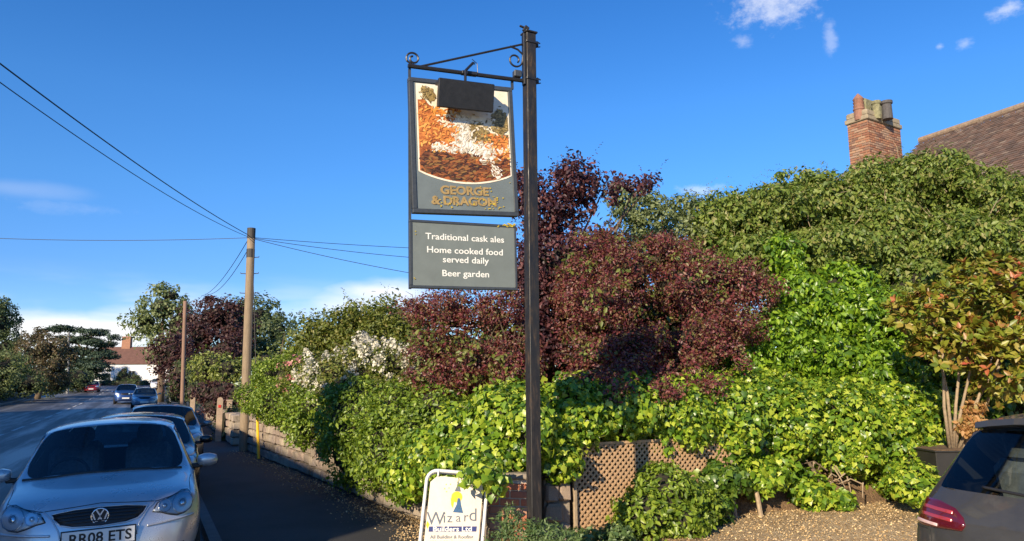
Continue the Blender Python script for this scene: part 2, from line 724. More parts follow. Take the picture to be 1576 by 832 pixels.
def gravel_mat():
    m, nt, b = node_mat('gravel')
    tc = nt.nodes.new('ShaderNodeTexCoord')
    v = nt.nodes.new('ShaderNodeTexVoronoi')
    v.inputs['Scale'].default_value = 60
    nt.links.new(tc.outputs['Object'], v.inputs['Vector'])
    c = ramp(nt, v.outputs['Color'], [(0.34, 0.22, 0.10, .15), (0.54, 0.385, 0.20, .4), (0.66, 0.49, 0.27, .6), (0.72, 0.58, 0.36, .85)])
    t2 = tex_noise(nt, .9, 6, .7)
    d = ramp(nt, t2, [(.62, .58, .54, .35), (1, 1, 1, .55)])
    mx = nt.nodes.new('ShaderNodeMix')
    mx.data_type = 'RGBA'
    mx.blend_type = 'MULTIPLY'
    mx.inputs[0].default_value = 1
    nt.links.new(c, mx.inputs[6])
    nt.links.new(d, mx.inputs[7])
    nt.links.new(mx.outputs[2], b.inputs['Base Color'])
    b.inputs['Roughness'].default_value = .95
    bump(nt, b, v.outputs['Distance'], 1.0, .03)
    return m


gravel_mat()


def road_mat():
    m, nt, b = node_mat('asphalt')
    t = tex_noise(nt, 60, 6, .7)
    c = ramp(nt, t, [(0.03, 0.031, 0.033, .25), (0.055, 0.056, 0.06, .55), (0.09, 0.09, 0.095, .8)])
    # worn patches and a pale sheen painted into the colour, along the road
    st = nt.nodes.new('ShaderNodeTexCoord')
    mp = nt.nodes.new('ShaderNodeMapping')
    mp0 = nt.nodes.new('ShaderNodeMapping')
    mp0.inputs['Rotation'].default_value = (0, 0, rad(-26))
    mp.inputs['Scale'].default_value = (1.0, .06, 1)
    nt.links.new(st.outputs['Object'], mp0.inputs[0])
    nt.links.new(mp0.outputs[0], mp.inputs[0])
    n = nt.nodes.new('ShaderNodeTexNoise')
    n.inputs['Scale'].default_value = 1.0
    n.inputs['Detail'].default_value = 6
    n.inputs['Roughness'].default_value = .65
    nt.links.new(mp.outputs[0], n.inputs['Vector'])
    f = ramp(nt, n.outputs[0], [(0, 0, 0, .47), (1, 1, 1, .62)])
    mx = nt.nodes.new('ShaderNodeMix')
    mx.data_type = 'RGBA'
    nt.links.new(f, mx.inputs[0])
    nt.links.new(c, mx.inputs[6])
    mx.inputs[7].default_value = (0.17, 0.175, 0.185, 1)
    nt.links.new(mx.outputs[2], b.inputs['Base Color'])
    r = ramp(nt, n.outputs[0], [(.55, .55, .55, .42), (.36, .36, .36, .6)])
    nt.links.new(r, b.inputs['Roughness'])
    bump(nt, b, t, .35, .006)
    return m


road_mat()

# ================================================================== ground, road, pavements
PATH = []
p = Vector(K0) + NR * -5.5
hd = rad(26)
s_ = -40.0
p = p + U * -40
while s_ < 175:
    PATH.append((s_, Vector(p), hd))
    step = 1.5
    p = p + Vector((-math.sin(hd), math.cos(hd))) * step
    s_ += step
    if s_ > 118:
        hd -= step / 24.0


def ribbon(name, q0, q1, dz0, dz1, mat, s0=-40, s1=175, nq=2, kind='structure'):
    """strip beside the road path; q measured from the right kerb"""
    bm = new()
    rows = []
    for s, pp, h in PATH:
        if s < s0 or s > s1:
            continue
        nr = Vector((math.cos(h), math.sin(h)))
        row = []
        for i in range(nq):
            t = i / (nq - 1)
            q = q0 + (q1 - q0) * t
            w = pp + nr * (q + 5.5)
            row.append(bm.verts.new((w.x, w.y, rise(s) + dz0 + (dz1 - dz0) * t)))
        rows.append(row)
    for a, b in zip(rows, rows[1:]):
        for i in range(nq - 1):
            bm.faces.new((a[i], a[i + 1], b[i + 1], b[i]))
    o = bm_obj(name, bm, mat)
    if o.data.polygons[0].normal.z < 0:
        o.data.flip_normals()
    return tag(o, kind=kind)


# terrain sheet to the horizon
bm = new()
xs = [-1500, -800, -400, -250] + list(range(-180, 121, 6)) + [200, 400, 800, 1500]
ys = [-1500, -600, -200, -100] + list(range(-60, 241, 6)) + [320, 500, 900, 2500]
grid = [[bm.verts.new((x, y, (rise(sq(x, y)[0]) if sq(x, y)[1] < 4 else rise(sq(x, y)[0]) * (1 - sstep(4, 30, sq(x, y)[1]))) - 0.40)) for x in xs] for y in ys]
for j in range(len(ys) - 1):
    for i in range(len(xs) - 1):
        bm.faces.new((grid[j][i], grid[j][i + 1], grid[j + 1][i + 1], grid[j + 1][i]))
tag(bm_obj('ground', bm, 'earth'), kind='structure')
ribbon('road', -11.0, 0.0, -0.22, -0.22, 'asphalt', nq=2)
ribbon('pavement', 0.13, 2.6, -0.10, -0.10, 'pavement', nq=2, s1=122)
ribbon('far_pavement', -13.0, -11.13, -0.10, -0.10, 'pavement', nq=2)


def kerb(name, q0, q1, s0, s1):
    bm = new()
    rows = []
    for s, pp, h in PATH:
        if s < s0 or s > s1:
            continue
        nr = Vector((math.cos(h), math.sin(h)))
        row = []
        for q, z in ((q0, -.5), (q0, -.095), (q1, -.095), (q1, -.5)):
            w = pp + nr * (q + 5.5)
            row.append(bm.verts.new((w.x, w.y, rise(s) + z)))
        rows.append(row)
    for a, b in zip(rows, rows[1:]):
        for i in range(3):
            bm.faces.new((a[i], a[i + 1], b[i + 1], b[i]))
    tag(bm_obj(name, bm, 'kerb_stone'), kind='structure')


kerb('kerb', 0.0, 0.13, -40, 122)
kerb('kerb', -11.13, -11.0, -40, 175)
# painted centre line: each dash its own sheet under one marking
mark = thing('road_markings', None, None, (0, 0, 0))
tag(mark, kind='structure')
s = -30.0
while s < 116:
    bm = new()
    v = []
    for ds, dq in ((0, -.06), (0, .06), (3.2, .06), (3.2, -.06)):
        x, y = xy(s + ds, -5.6 + dq)
        v.append(bm.verts.new((x, y, rise(s + ds) - .214)))
    bm.faces.new(v)
    d = bm_obj('dash', bm, 'white_line', mark)
    if d.data.polygons[0].normal.z < 0:
        d.data.flip_normals()
    s += 5.4

# car park: gravel sheet rising from the pavement
bm = new()
NS, NQ = 34, 40
g = []
for j in range(NS + 1):
    s = -30 + 38 * j / NS
    row = []
    for i in range(NQ + 1):
        q = 2.6 + 26 * (i / NQ) ** 1.6
        x, y = xy(s, q)
        row.append(bm.verts.new((x, y, gz(x, y) - rise(s) * (1 - sstep(4, 30, q)) + .004 + random.uniform(0, .012))))
    g.append(row)
for j in range(NS):
    for i in range(NQ):
        bm.faces.new((g[j][i], g[j][i + 1], g[j + 1][i + 1], g[j + 1][i]))
tag(bm_obj('car_park', bm, 'gravel', smooth=True), kind='structure')

# soil bank behind the trellis and the ivy
ground_mat('soil', [(0.10, 0.06, 0.03, .25), (0.22, 0.135, 0.07, .5), (0.36, 0.23, 0.12, .75)], 26, .95, 1.0, .05,
           big=[(0.08, 0.055, 0.03, .25), (0.16, 0.10, 0.055, .6), (0.26, 0.17, 0.09, .8)], bigscale=2.0)
FOOT = [Vector(v) for v in ((-.2, 8.15), (.66, 8.62), (1.75, 9.0), (2.9, 9.65), (4.3, 10.1), (5.6, 10.75), (6.6, 11.3), (9.5, 12.4), (16, 14))]
bm = new()
prof = ((0, -.02), (.12, .16), (.3, .42), (.55, .72), (1.0, .95), (2.5, 1.05), (9.0, 1.1))
rows = []
for k in range(len(FOOT) * 6 - 5):
    i, t = divmod(k, 6)
    a = FOOT[i]
    b = FOOT[min(i + 1, len(FOOT) - 1)]
    c = a.lerp(b, t / 6)
    nrm = Vector((-.45, .9))
    row = []
    for d, z in prof:
        low = 1.0
        row.append(bm.verts.new((c.x + nrm.x * d + random.uniform(-.03, .03), c.y + nrm.y * d + random.uniform(-.03, .03), z * low + random.uniform(-.02, .02))))
    rows.append(row)
for a, b in zip(rows, rows[1:]):
    for i in range(len(prof) - 1):
        bm.faces.new((a[i], b[i], b[i + 1], a[i + 1]))
tag(bm_obj('garden_bank', bm, 'soil', smooth=True), kind='structure')

# loose leaf litter and chippings on the car park and the bank
leaf_mat('litter', [(0.30, 0.185, 0.08), (0.52, 0.36, 0.17), (0.64, 0.47, 0.25), (0.70, 0.55, 0.33)], .9, .05)
rng = np.random.default_rng(4)
n = 42000
X = rng.uniform(-1.4, 7.5, n)
Y = rng.uniform(6.6, 11.8, n)
Z = np.array([gz(x, y) for x, y in zip(X, Y)]) + .02
P = np.stack([X, Y, Z], 1)
Nn = norm(np.array([[0, 0, 1.0]]) + .75 * rng.normal(size=(n, 3)))
root = thing('chippings', None, None)
bpy.data.objects.remove(root)
T = leaf_mesh('chippings', P, Nn, rng.normal(size=(n, 3)), rng.uniform(.008, .032, n), 'small', 'litter', None)
tag(T, 'loose brown chippings and dry leaves on the car park', 'chippings', kind='stuff')

# ================================================================== stone wall along the pavement
obj_random('rubble', [(0.20, 0.16, 0.12), (0.33, 0.27, 0.20), (0.42, 0.35, 0.26), (0.27, 0.22, 0.19), (0.36, 0.27, 0.2)], .9, 22, .45, .8)
simple('mortar', (0.24, 0.20, 0.15), .95, noise=.3, nscale=20, bmp=.6)
simple('mortar_pale', (0.46, 0.40, 0.32), .95, noise=.25, nscale=20, bmp=.6)


def rough_block(seed, jit=.1):
    r = random.Random(seed)
    b = new()
    box(b, (0, 0, 0), (1, 1, 1), bev=.14)
    for v in b.verts:
        v.co += Vector((r.uniform(-jit, jit), r.uniform(-jit, jit), r.uniform(-jit, jit))) * .5
    me = bpy.data.meshes.new('stone')
    b.to_mesh(me)
    b.free()
    me.materials.append(MATS['rubble'])
    return me


STONES = [rough_block(i) for i in range(7)]
WL = [Vector((-.13, 8.05)), Vector((-1.12, 9.82)), Vector((-1.9, 11.1)), Vector((-3.95, 14.75)), Vector((-7.15, 20.35))]


def stone_wall(name, label, pts, htop, depth, cat='wall', course=.15, face=-1, seed=1, slen=.34, base=None):
    rr = random.Random(seed)
    p0 = pts[0]
    root = thing(name, label, cat, (p0.x, p0.y, gz(p0.x, p0.y)))
    o = Vector(root.location)
    bm = new()
    # mortar core
    rows = []
    for i, c in enumerate(pts):
        d = (pts[min(i + 1, len(pts) - 1)] - pts[max(i - 1, 0)]).normalized()
        nn = Vector((-d.y, d.x)) * face
        back = c - nn * depth
        h = htop[i]
        zb = gz(c.x, c.y) - .15
        rows.append([bm.verts.new(Vector((a.x, a.y, z)) - o) for a, z in ((c - nn * .03, zb), (c - nn * .03, h), (back, h), (back, zb))])
    for a, b in zip(rows, rows[1:]):
        for i in range(3):
            bm.faces.new((a[i], a[i + 1], b[i + 1], b[i]))
    bm.faces.new(rows[0])
    bm.faces.new(rows[-1])
    bm_obj('mortar_core', bm, 'mortar', root)
    for i in range(len(pts) - 1):
        a, b = pts[i], pts[i + 1]
        L = (b - a).length
        d = (b - a) / L
        nn = Vector((-d.y, d.x)) * face
        zb = (gz(a.x, a.y) + gz(b.x, b.y)) / 2
        h = (htop[i] + htop[i + 1]) / 2 - zb
        nrow = max(2, int(h / course))
        hh = h / nrow
        for r in range(nrow):
            t = -rr.uniform(0, .1)
            while t < L - .02:
                l = slen * rr.uniform(.6, 1.5)
                l = min(l, L - t)
                if l < .1:
                    break
                c = a + d * (t + l / 2)
                st = bpy.data.objects.new('stone', rr.choice(STONES))
                COL.objects.link(st)
                st.parent = root
                w = c - nn * (.10 - rr.uniform(0, .035))
                st.location = Vector((w.x, w.y, zb + hh * (r + .5))) - o
                st.rotation_euler = (0, rr.uniform(-.03, .03), math.atan2(d.y, d.x))
                st.scale = (l * .96, .24, hh * rr.uniform(.88, .97))
                t += l
    return root


stone_wall('stone_wall', 'low rubble stone wall along the pavement, overhung by the hedge', WL, [.72, .74, .78, .86, .92], .35, face=1, course=.17)

rng = np.random.default_rng(14)
n = 2600
tt = rng.random(n) * (len(WL) - 1.001)
ii = tt.astype(int)
A_ = np.array([[v.x, v.y] for v in WL])
Q_ = A_[ii] + (A_[ii + 1] - A_[ii]) * (tt - ii)[:, None]
off_ = np.abs(rng.normal(0, .28, n)) + .05
Q_ = Q_ - off_[:, None] * np.array([NR.x, NR.y])
P = np.stack([Q_[:, 0], Q_[:, 1], np.array([gz(a, b) for a, b in Q_]) + .006], 1)
T = leaf_mesh('leaf_litter', P, norm(np.array([[0, 0, 1.0]]) + .4 * rng.normal(size=(n, 3))), rng.normal(size=(n, 3)), rng.uniform(.012, .045, n), 'small', 'litter', None)
tag(T, 'dry fallen leaves along the foot of the pavement wall', 'leaf litter', kind='stuff')

# brick pier at the corner, behind the sign post
obj_random('red_brick', [(0.42, 0.13, 0.065), (0.5, 0.18, 0.09), (0.36, 0.12, 0.07), (0.45, 0.22, 0.13), (0.5, 0.3, 0.2)], .85, 40, .35, .5)


def brick_mesh(mat, jit=.03, name='brick'):
    r = random.Random(hash(mat) % 1000)
    b = new()
    box(b, (0, 0, 0), (1, 1, 1), bev=.06)
    for v in b.verts:
        v.co += Vector((r.uniform(-jit, jit), r.uniform(-jit, jit), r.uniform(-jit, jit)))
    me = bpy.data.meshes.new(name)
    b.to_mesh(me)
    b.free()
    me.materials.append(MATS[mat])
    return me


BRICK = brick_mesh('red_brick')


def brick_box(root, c, size, rotz, mesh, bl=.225, bh=.075, proud=.012, sides=(0, 1, 2, 3), mortar='mortar_pale', seed=2, taper=1.0):
    """box faced with separate bricks; c is the centre of the foot, relative to the root"""
    rr = random.Random(seed)
    bm = new()
    R = Matrix.Rotation(rotz, 3, 'Z')
    box(bm, Vector(c) + Vector((0, 0, size[2] / 2)), (size[0] - .02, size[1] - .02, size[2]), R)
    bm_obj('mortar_core', bm, mortar, root)
    n = int(size[2] / bh)
    for side in sides:
        Ls = size[0] if side % 2 == 0 else size[1]
        D = size[1] if side % 2 == 0 else size[0]
        a = rotz + side * math.pi / 2
        Rs = Matrix.Rotation(a, 3, 'Z')
        for r in range(n):
            k = max(1, round(Ls / bl))
            l = Ls / k
            edges = [0]
            if r % 2:
                edges.append(l / 2)
                while edges[-1] + l < Ls - .01:
                    edges.append(edges[-1] + l)
                edges.append(Ls)
            else:
                edges = [l * i for i in range(k + 1)]
            for e0, e1 in zip(edges, edges[1:]):
                x = (e0 + e1) / 2 - Ls / 2
                b = bpy.data.objects.new('brick', mesh)
                COL.objects.link(b)
                b.parent = root
                b.location = Vector(c) + Rs @ Vector((x, -D / 2 + .03 - proud * rr.uniform(.2, 1), 0)) + Vector((0, 0, bh * (r + .5)))
                b.rotation_euler = (0, 0, a)
                b.scale = (e1 - e0 - .012, .06, bh - .012)


PIER_C = (0.0, 7.78)
root = thing('brick_pier', 'short red brick pier behind the foot of the pub sign post', 'pier', (PIER_C[0], PIER_C[1], gz(*PIER_C)))
brick_box(root, (0, 0, 0), (.42, .36, .78), rad(-12), BRICK, sides=(0, 3, 1))
bm = new()
box(bm, (0, 0, .81), (.46, .40, .06), Matrix.Rotation(rad(-12), 3, 'Z'), .015)
bm_obj('coping', bm, 'mortar', root)
# stub of rubble between pier and trellis
stone_wall('rubble_stub', 'short pale rubble stub between the sign post and the trellis', [Vector((.34, 8.22)), Vector((.62, 8.32))], [.62, .56], .3, face=-1, course=.16, seed=9, slen=.22)

# ================================================================== pub sign
simple('black_paint', (0.016, 0.017, 0.02), .42, noise=.35, nscale=25, bmp=.05)
def post_paint():
    m, nt, b = node_mat('post_paint')
    t = tex_noise(nt, 10, 8, .75, 'Object', (3, 3, .6))
    c = ramp(nt, t, [(0.010, 0.010, 0.011, .3), (0.02, 0.018, 0.017, .55), (0.07, 0.045, 0.028, .68), (0.14, 0.10, 0.07, .8)])
    nt.links.new(c, b.inputs['Base Color'])
    r = ramp(nt, t, [(.38, .38, .38, .4), (.8, .8, .8, .65)])
    nt.links.new(r, b.inputs['Roughness'])
    bump(nt, b, t, .25, .006)


post_paint()
simple('frame_grey', (0.04, 0.048, 0.058), .45, noise=.25, nscale=30)
simple('sign_grey', (0.135, 0.165, 0.17), .55, noise=.14, nscale=5)
simple('sign_grey_low', (0.15, 0.175, 0.165), .55, noise=.12, nscale=6)
simple('lettering_white', (0.78, 0.78, 0.72), .5, noise=.1, nscale=40)
simple('lichen', (0.48, 0.36, 0.03), .9, noise=.4, nscale=60)
simple('lens_glass', (0.3, 0.3, 0.3), .15)


def worn_gold():
    m, nt, b = node_mat('worn_gold')
    t = tex_noise(nt, 26, 5, .7)
    c = ramp(nt, t, [(0.17, 0.14, 0.06, .3), (0.30, 0.205, 0.08, .45), (0.40, 0.28, 0.11, .7)])
    nt.links.new(c, b.inputs['Base Color'])
    b.inputs['Roughness'].default_value = .6


worn_gold()
pp = at(820, 590, 6.2)
SR = rad(22)
sign = thing('pub_sign', 'tall black post carrying a framed picture board and a grey menu board', 'pub sign', (pp.x, pp.y, gz(pp.x, pp.y)), SR)
SZ = sign.location.z


def sgn(px, py, off=0.0):
    """pixel to (x along the sign, z above its foot) on the plane of the boards"""
    ax = Vector((math.cos(SR), math.sin(SR), 0))
    n = Vector((-math.sin(SR), math.cos(SR), 0))
    d = ray(px, py)
    base = Vector((pp.x, pp.y, 0)) + n * off
    k = (base - EYE).dot(n) / d.dot(n)
    w = EYE + d * k - base
    return w.dot(ax), w.z - SZ


ztop = sgn(820, 54)[1]
hz = .049
Rp = Matrix.Rotation(rad(6), 3, 'Z')
bm = new()
box(bm, (0, 0, ztop / 2 - .1), (.092, .092, ztop + .2), Rp, .004)
bm_obj('post', bm, 'post_paint', sign)
bm = new()
box(bm, (0, 0, ztop + .008), (.116, .116, .016), Rp, .003)
box(bm, (-.03, 0, ztop + .045), (.045, .03, .06), Euler((.2, .5, 0)).to_matrix(), .006)
box(bm, (-.065, 0, ztop + .062), (.05, .02, .016), Euler((0, .25, 0)).to_matrix(), .004)
bm_obj('post_cap', bm, 'post_paint', sign)
for py in (68, 124):
    z = sgn(820, py)[1]
    bm = new()
    box(bm, (0, 0, z), (.106, .106, .02), Rp, .003)
    box(bm, (.066, 0, z), (.03, .05, .045), Rp, .004)
    box(bm, (.085, -.012, z + .02), (.04, .008, .008), Euler((0, .4, 0)).to_matrix())
    box(bm, (.09, .012, z - .012), (.05, .008, .008), Euler((0, -.3, 0)).to_matrix())
    bm_obj('bracket_clamp', bm, 'black_paint', sign)
# flat bar against the post
zs = sgn(812, 140)[1]
bm = new()
box(bm, (-.055, -.008, (zs + ztop) / 2 + .02), (.02, .05, ztop - zs - .06), None, .002)
bm_obj('wall_plate', bm, 'black_paint', sign)
# horizontal beam, sloping stay, scrolls
bl = sgn(628, 101)
br = sgn(806, 124)
bm = new()
tube(bm, [(bl[0], 0, bl[1]), (br[0], 0, br[1])], .019, 8)
bm_obj('beam', bm, 'black_paint', sign)
s1, s2 = sgn(642, 103), sgn(808, 67)
bm = new()
tube(bm, [(s1[0], 0, s1[1]), (s2[0], 0, s2[1])], .0095, 6)
bm_obj('stay_bar', bm, 'black_paint', sign)


def scroll(c, r0, r1, a0, a1, lead=None):
    pts = []
    for k in range(29):
        t = k / 28
        a = a0 + (a1 - a0) * t
        r = r0 + (r1 - r0) * t
        pts.append((c[0] + r * math.cos(a), 0, c[1] + r * math.sin(a)))
    if lead:
        pts = [(l[0], 0, l[1]) for l in lead] + pts
    bm = new()
    tube(bm, pts, .0085, 6)
    return bm_obj('scroll', bm, 'black_paint', sign)


c = sgn(636, 90)
scroll(c, .060, .02, rad(205), rad(205 - 470), [sgn(646, 102), sgn(634, 99)])
c = sgn(793, 92)
scroll(c, .068, .03, rad(0), rad(-400), [sgn(785, 71), sgn(797, 76), sgn(805, 84)])
SAG = math.atan2(br[1] - bl[1], br[0] - bl[0])


def board(name, tl, tr, br_, bl_, frame_w, fmat, pmat, th=.05, facing=.012):
    """framed board fitted to four photo corners, as a true rectangle in the sign plane"""
    q = [Vector(sgn(*c)) for c in (tl, tr, br_, bl_)]
    c = sum(q, Vector((0, 0))) / 4
    w = ((q[1] - q[0]).length + (q[2] - q[3]).length) / 2
    h = ((q[0] - q[3]).length + (q[1] - q[2]).length) / 2
    ang = math.atan2(q[1].y - q[0].y + q[2].y - q[3].y, q[1].x - q[0].x + q[2].x - q[3].x)
    # frame M: local X along board, Y up, Z towards the viewer
    M = Matrix.Translation((c.x, 0, c.y)) @ Matrix(((1, 0, 0, 0), (0, 0, -1, 0), (0, 1, 0, 0), (0, 0, 0, 1))) @ Matrix.Rotation(ang, 4, 'Z')
    bm = new()
    M3 = M.to_3x3()
    for sx, sy, ww, hh in ((0, h / 2 - frame_w / 2, w, frame_w), (0, -h / 2 + frame_w / 2, w, frame_w),
                           (-w / 2 + frame_w / 2, 0, frame_w, h - 2 * frame_w), (w / 2 - frame_w / 2, 0, frame_w, h - 2 * frame_w)):
        box(bm, M @ Vector((sx, sy, 0)), (ww, hh, th), M3, .003)
    root = bm_obj(name + '_frame', bm, fmat, sign)
    bm = new()
    box(bm, M @ Vector((0, 0, 0)), (w - 2 * frame_w + .004, h - 2 * frame_w + .004, th - facing), M3)
    panel = bm_obj(name, bm, pmat, sign)
    return M, w, h, root, panel, (th - facing) / 2


# upper board: picture panel (proud of its dark frame) and lettering
M, w, h, fr, panel, zf = board('picture_board', (632, 120), (791, 137), (792, 333), (630, 328), .036, 'frame_grey', 'sign_grey', .06, .02)
iw, ih = w - .10, h - .10


def picture_mat():
    """loose autumn landscape: cream sky, orange crags, rust ground; a generic stand-in"""
    m, nt, b = node_mat('picture_print')
    t = tex_noise(nt, 9, 7, .75)
    c = ramp(nt, t, [(0.12, 0.035, 0.012, .3), (0.42, 0.12, 0.025, .45), (0.62, 0.22, 0.045, .55), (0.75, 0.38, 0.08, .7)])
    nt.links.new(c, b.inputs['Base Color'])
    b.inputs['Roughness'].default_value = .5
    return m


picture_mat()


def speckle(name, cols, scale=14, rough=.5, detail=7):
    m, nt, b = node_mat(name)
    t = tex_noise(nt, scale, detail, .75)
    nt.links.new(ramp(nt, t, cols), b.inputs['Base Color'])
    b.inputs['Roughness'].default_value = rough


speckle('print_sky', [(0.72, 0.62, 0.45, .3), (0.82, 0.76, 0.62, .6)], 6)
speckle('print_rust', [(0.045, 0.014, 0.007, .3), (0.2, 0.055, 0.016, .45), (0.42, 0.13, 0.03, .58), (0.2, 0.12, 0.03, .75)], 15)
speckle('print_dark', [(0.02, 0.01, 0.006, .3), (0.07, 0.03, 0.012, .5), (0.26, 0.12, 0.035, .68)], 20)
speckle('print_pale', [(0.3, 0.24, 0.16, .3), (0.66, 0.6, 0.48, .44), (0.82, 0.79, 0.7, .6)], 13)
speckle('print_olive', [(0.07, 0.05, 0.015, .35), (0.26, 0.18, 0.06, .5), (0.45, 0.33, 0.12, .65)], 26)


def flat(name, poly, mat, z, parent, dx=0, dy=0, t=.0012):
    bm = new()
    prism(bm, [(x + dx, y + dy) for x, y in poly], M @ Matrix.Translation((0, 0, z)), t)
    return bm_obj(name, bm, mat, parent)


rr = random.Random(8)


def wob(pts, a=.008, n=5):
    out = []
    for i, p0 in enumerate(pts):
        p1 = pts[(i + 1) % len(pts)]
        for k in range(n):
            t = k / n
            out.append((p0[0] + (p1[0] - p0[0]) * t + rr.uniform(-a, a), p0[1] + (p1[1] - p0[1]) * t + rr.uniform(-a, a)))
    return out


x0, x1 = -w / 2 + .058, w / 2 - .045
yt, yb = h / 2 - .045, -h / 2 + .05
H_ = yt - yb


def Xf(f): return x0 + (x1 - x0) * f


def Yf(f): return yt - H_ * f


zf += .002
# cream-edged picture with a curved lower edge
arc = [(Xf(i / 16), Yf(.715 + .085 * math.sin(math.pi * i / 16) ** .8 + .0 * i)) for i in range(17)]
flat('picture', [(Xf(1), Yf(0)), (Xf(0), Yf(0))] + arc, 'print_sky', zf, panel)


def clip(pts):
    o = []
    for x, y in pts:
        f = (x - x0) / (x1 - x0)
        f = min(.985, max(.015, f))
        g_ = (yt - y) / H_
        lim = .70 + .085 * math.sin(math.pi * f) ** .8
        o.append((Xf(f), Yf(min(lim, max(.01, g_)))))
    return o


def pic(name, pts, mat, lvl, a=.006):
    flat(name, clip(wob([(Xf(x), Yf(y)) for x, y in pts], a)), mat, zf + .0014 * lvl, panel)


pic('painted_crag', [(.0, .14), (.08, .12), (.18, .2), (.28, .3), (.38, .41), (.5, .5), (.5, .8), (0, .8)], 'picture_print', 1)
pic('painted_crag', [(.62, .42), (.75, .36), (.88, .38), (1, .36), (1, .8), (.55, .8)], 'picture_print', 1)
pic('painted_ground', [(0, .50), (.2, .44), (.42, .55), (.7, .56), (1, .62), (1, .8), (0, .8)], 'print_rust', 2)
pic('painted_tree', [(.80, .2), (.9, .16), (.98, .2), (1, .32), (.9, .38), (.8, .33)], 'print_olive', 3, .012)
pic('painted_tree', [(.04, .04), (.16, .02), (.2, .12), (.14, .16), (.08, .09)], 'print_olive', 3, .016)
pic('painted_scrub', [(.55, .3), (.68, .26), (.78, .4), (.72, .5), (.58, .46)], 'print_olive', 3, .014)
pic('painted_shade', [(.03, .58), (.2, .5), (.4, .6), (.66, .7), (.6, .79), (.3, .76), (.04, .70)], 'print_dark', 3, .02)
# pale rocks and falling water in the middle of the landscape
pic('painted_rock', [(.36, .24), (.46, .2), (.54, .24), (.56, .36), (.6, .5), (.46, .56), (.36, .5), (.4, .36)], 'print_pale', 4, .014)
pic('painted_rock', [(.58, .46), (.68, .43), (.8, .46), (.84, .56), (.76, .62), (.62, .6)], 'print_pale', 4, .01)
pic('painted_stream', [(.14, .5), (.24, .46), (.34, .5), (.46, .5), (.4, .56), (.24, .53), (.16, .55)], 'print_pale', 4, .01)
pic('painted_stream', [(.74, .58), (.8, .6), (.88, .72), (.84, .78), (.78, .68)], 'print_pale', 4, .007)
pic('painted_stream', [(.84, .5), (.98, .46), (.99, .5), (.88, .55)], 'print_pale', 4, .007)
# brush strokes over the landscape, one mesh for each palette
leaf_mat('stroke_sky', [(0.62, 0.50, 0.33), (0.78, 0.68, 0.5), (0.84, 0.78, 0.64)], .5, 0)
leaf_mat('stroke_orange', [(0.28, 0.07, 0.016), (0.5, 0.15, 0.03), (0.66, 0.26, 0.05), (0.74, 0.42, 0.10)], .5, 0)
leaf_mat('stroke_earth', [(0.03, 0.012, 0.008), (0.12, 0.04, 0.014), (0.32, 0.10, 0.025), (0.22, 0.14, 0.04)], .5, 0)
leaf_mat('stroke_pale', [(0.35, 0.27, 0.17), (0.66, 0.6, 0.48), (0.84, 0.81, 0.73)], .5, 0)
leaf_mat('stroke_olive', [(0.08, 0.06, 0.02), (0.24, 0.17, 0.06), (0.42, 0.31, 0.12)], .5, 0)
brs = random.Random(77)


def strokes(mat, n, region, ln, wd, lvl, ang=0.0, spread_=.7):
    bm = new()
    for _ in range(n):
        fx, fy = region()
        if not (.03 < fx < .97):
            continue
        lim = .68 + .085 * math.sin(math.pi * fx) ** .8
        if fy > lim or fy < .02:
            continue
        a = ang + brs.gauss(0, spread_)
        l_, w_ = ln * brs.uniform(.5, 1.3), wd * brs.uniform(.6, 1.2)
        ca_, sa_ = math.cos(a), math.sin(a)
        z_ = zf + .0014 * lvl + brs.uniform(0, .0008)
        v = []
        for ux_, uy_ in ((-1, -.2), (-.6, -1), (.6, -.8), (1, .1), (.5, 1), (-.5, .8)):
            X_ = min(x1 - .004, max(x0 + .004, Xf(fx) + ux_ * l_ * ca_ - uy_ * w_ * sa_))
            v.append(bm.verts.new(M @ Vector((X_, Yf(fy) + ux_ * l_ * sa_ + uy_ * w_ * ca_, z_))))
        bm.faces.new(v)
    o_ = bm_obj('brush_strokes', bm, mat, panel)
    tag(o_, kind='stuff')


G_ = brs.gauss
strokes('stroke_orange', 260, lambda: (brs.uniform(.0, .45), brs.uniform(.16, .55)), .022, .009, 5, .6)
strokes('stroke_orange', 160, lambda: (brs.uniform(.6, 1), brs.uniform(.38, .62)), .022, .008, 5, .0)
strokes('stroke_earth', 420, lambda: (brs.uniform(0, 1), brs.uniform(.56, .80)), .028, .008, 6, .15, .4)
strokes('stroke_olive', 150, lambda: (G_(.9, .05), G_(.27, .06)), .012, .007, 6)
strokes('stroke_olive', 60, lambda: (G_(.10, .05), G_(.07, .04)), .010, .005, 6)
strokes('stroke_olive', 110, lambda: (G_(.66, .06), G_(.40, .06)), .014, .007, 6)
strokes('stroke_pale', 150, lambda: (G_(.47, .05), brs.uniform(.22, .54)), .02, .008, 7, 1.3)
strokes('stroke_pale', 90, lambda: (G_(.70, .06), G_(.53, .04)), .02, .009, 7, .4)
strokes('stroke_pale', 50, lambda: (brs.uniform(.14, .42), G_(.52, .015)), .018, .006, 7, .1)
strokes('stroke_pale', 26, lambda: (G_(.82, .03), G_(.68, .04)), .018, .006, 7, 2.2, .3)
strokes('stroke_sky', 120, lambda: (brs.uniform(.2, .85), brs.uniform(.2, .34)), .02, .008, 4, .0, .3)
# lettering
zt = zf + .004
for s, px, py in (('GEORGE', 714, 295), ('& DRAGON', 714, 311)):
    q = sgn(px, py)
    loc = M.inverted() @ Vector((q[0], 0, q[1]))
    text_obj('lettering', s, .098, M @ Matrix.Translation((loc.x, loc.y, zf + .001)), 'worn_gold', panel, .003, bold=.0035, sx=1.1)
rng = np.random.default_rng(6)
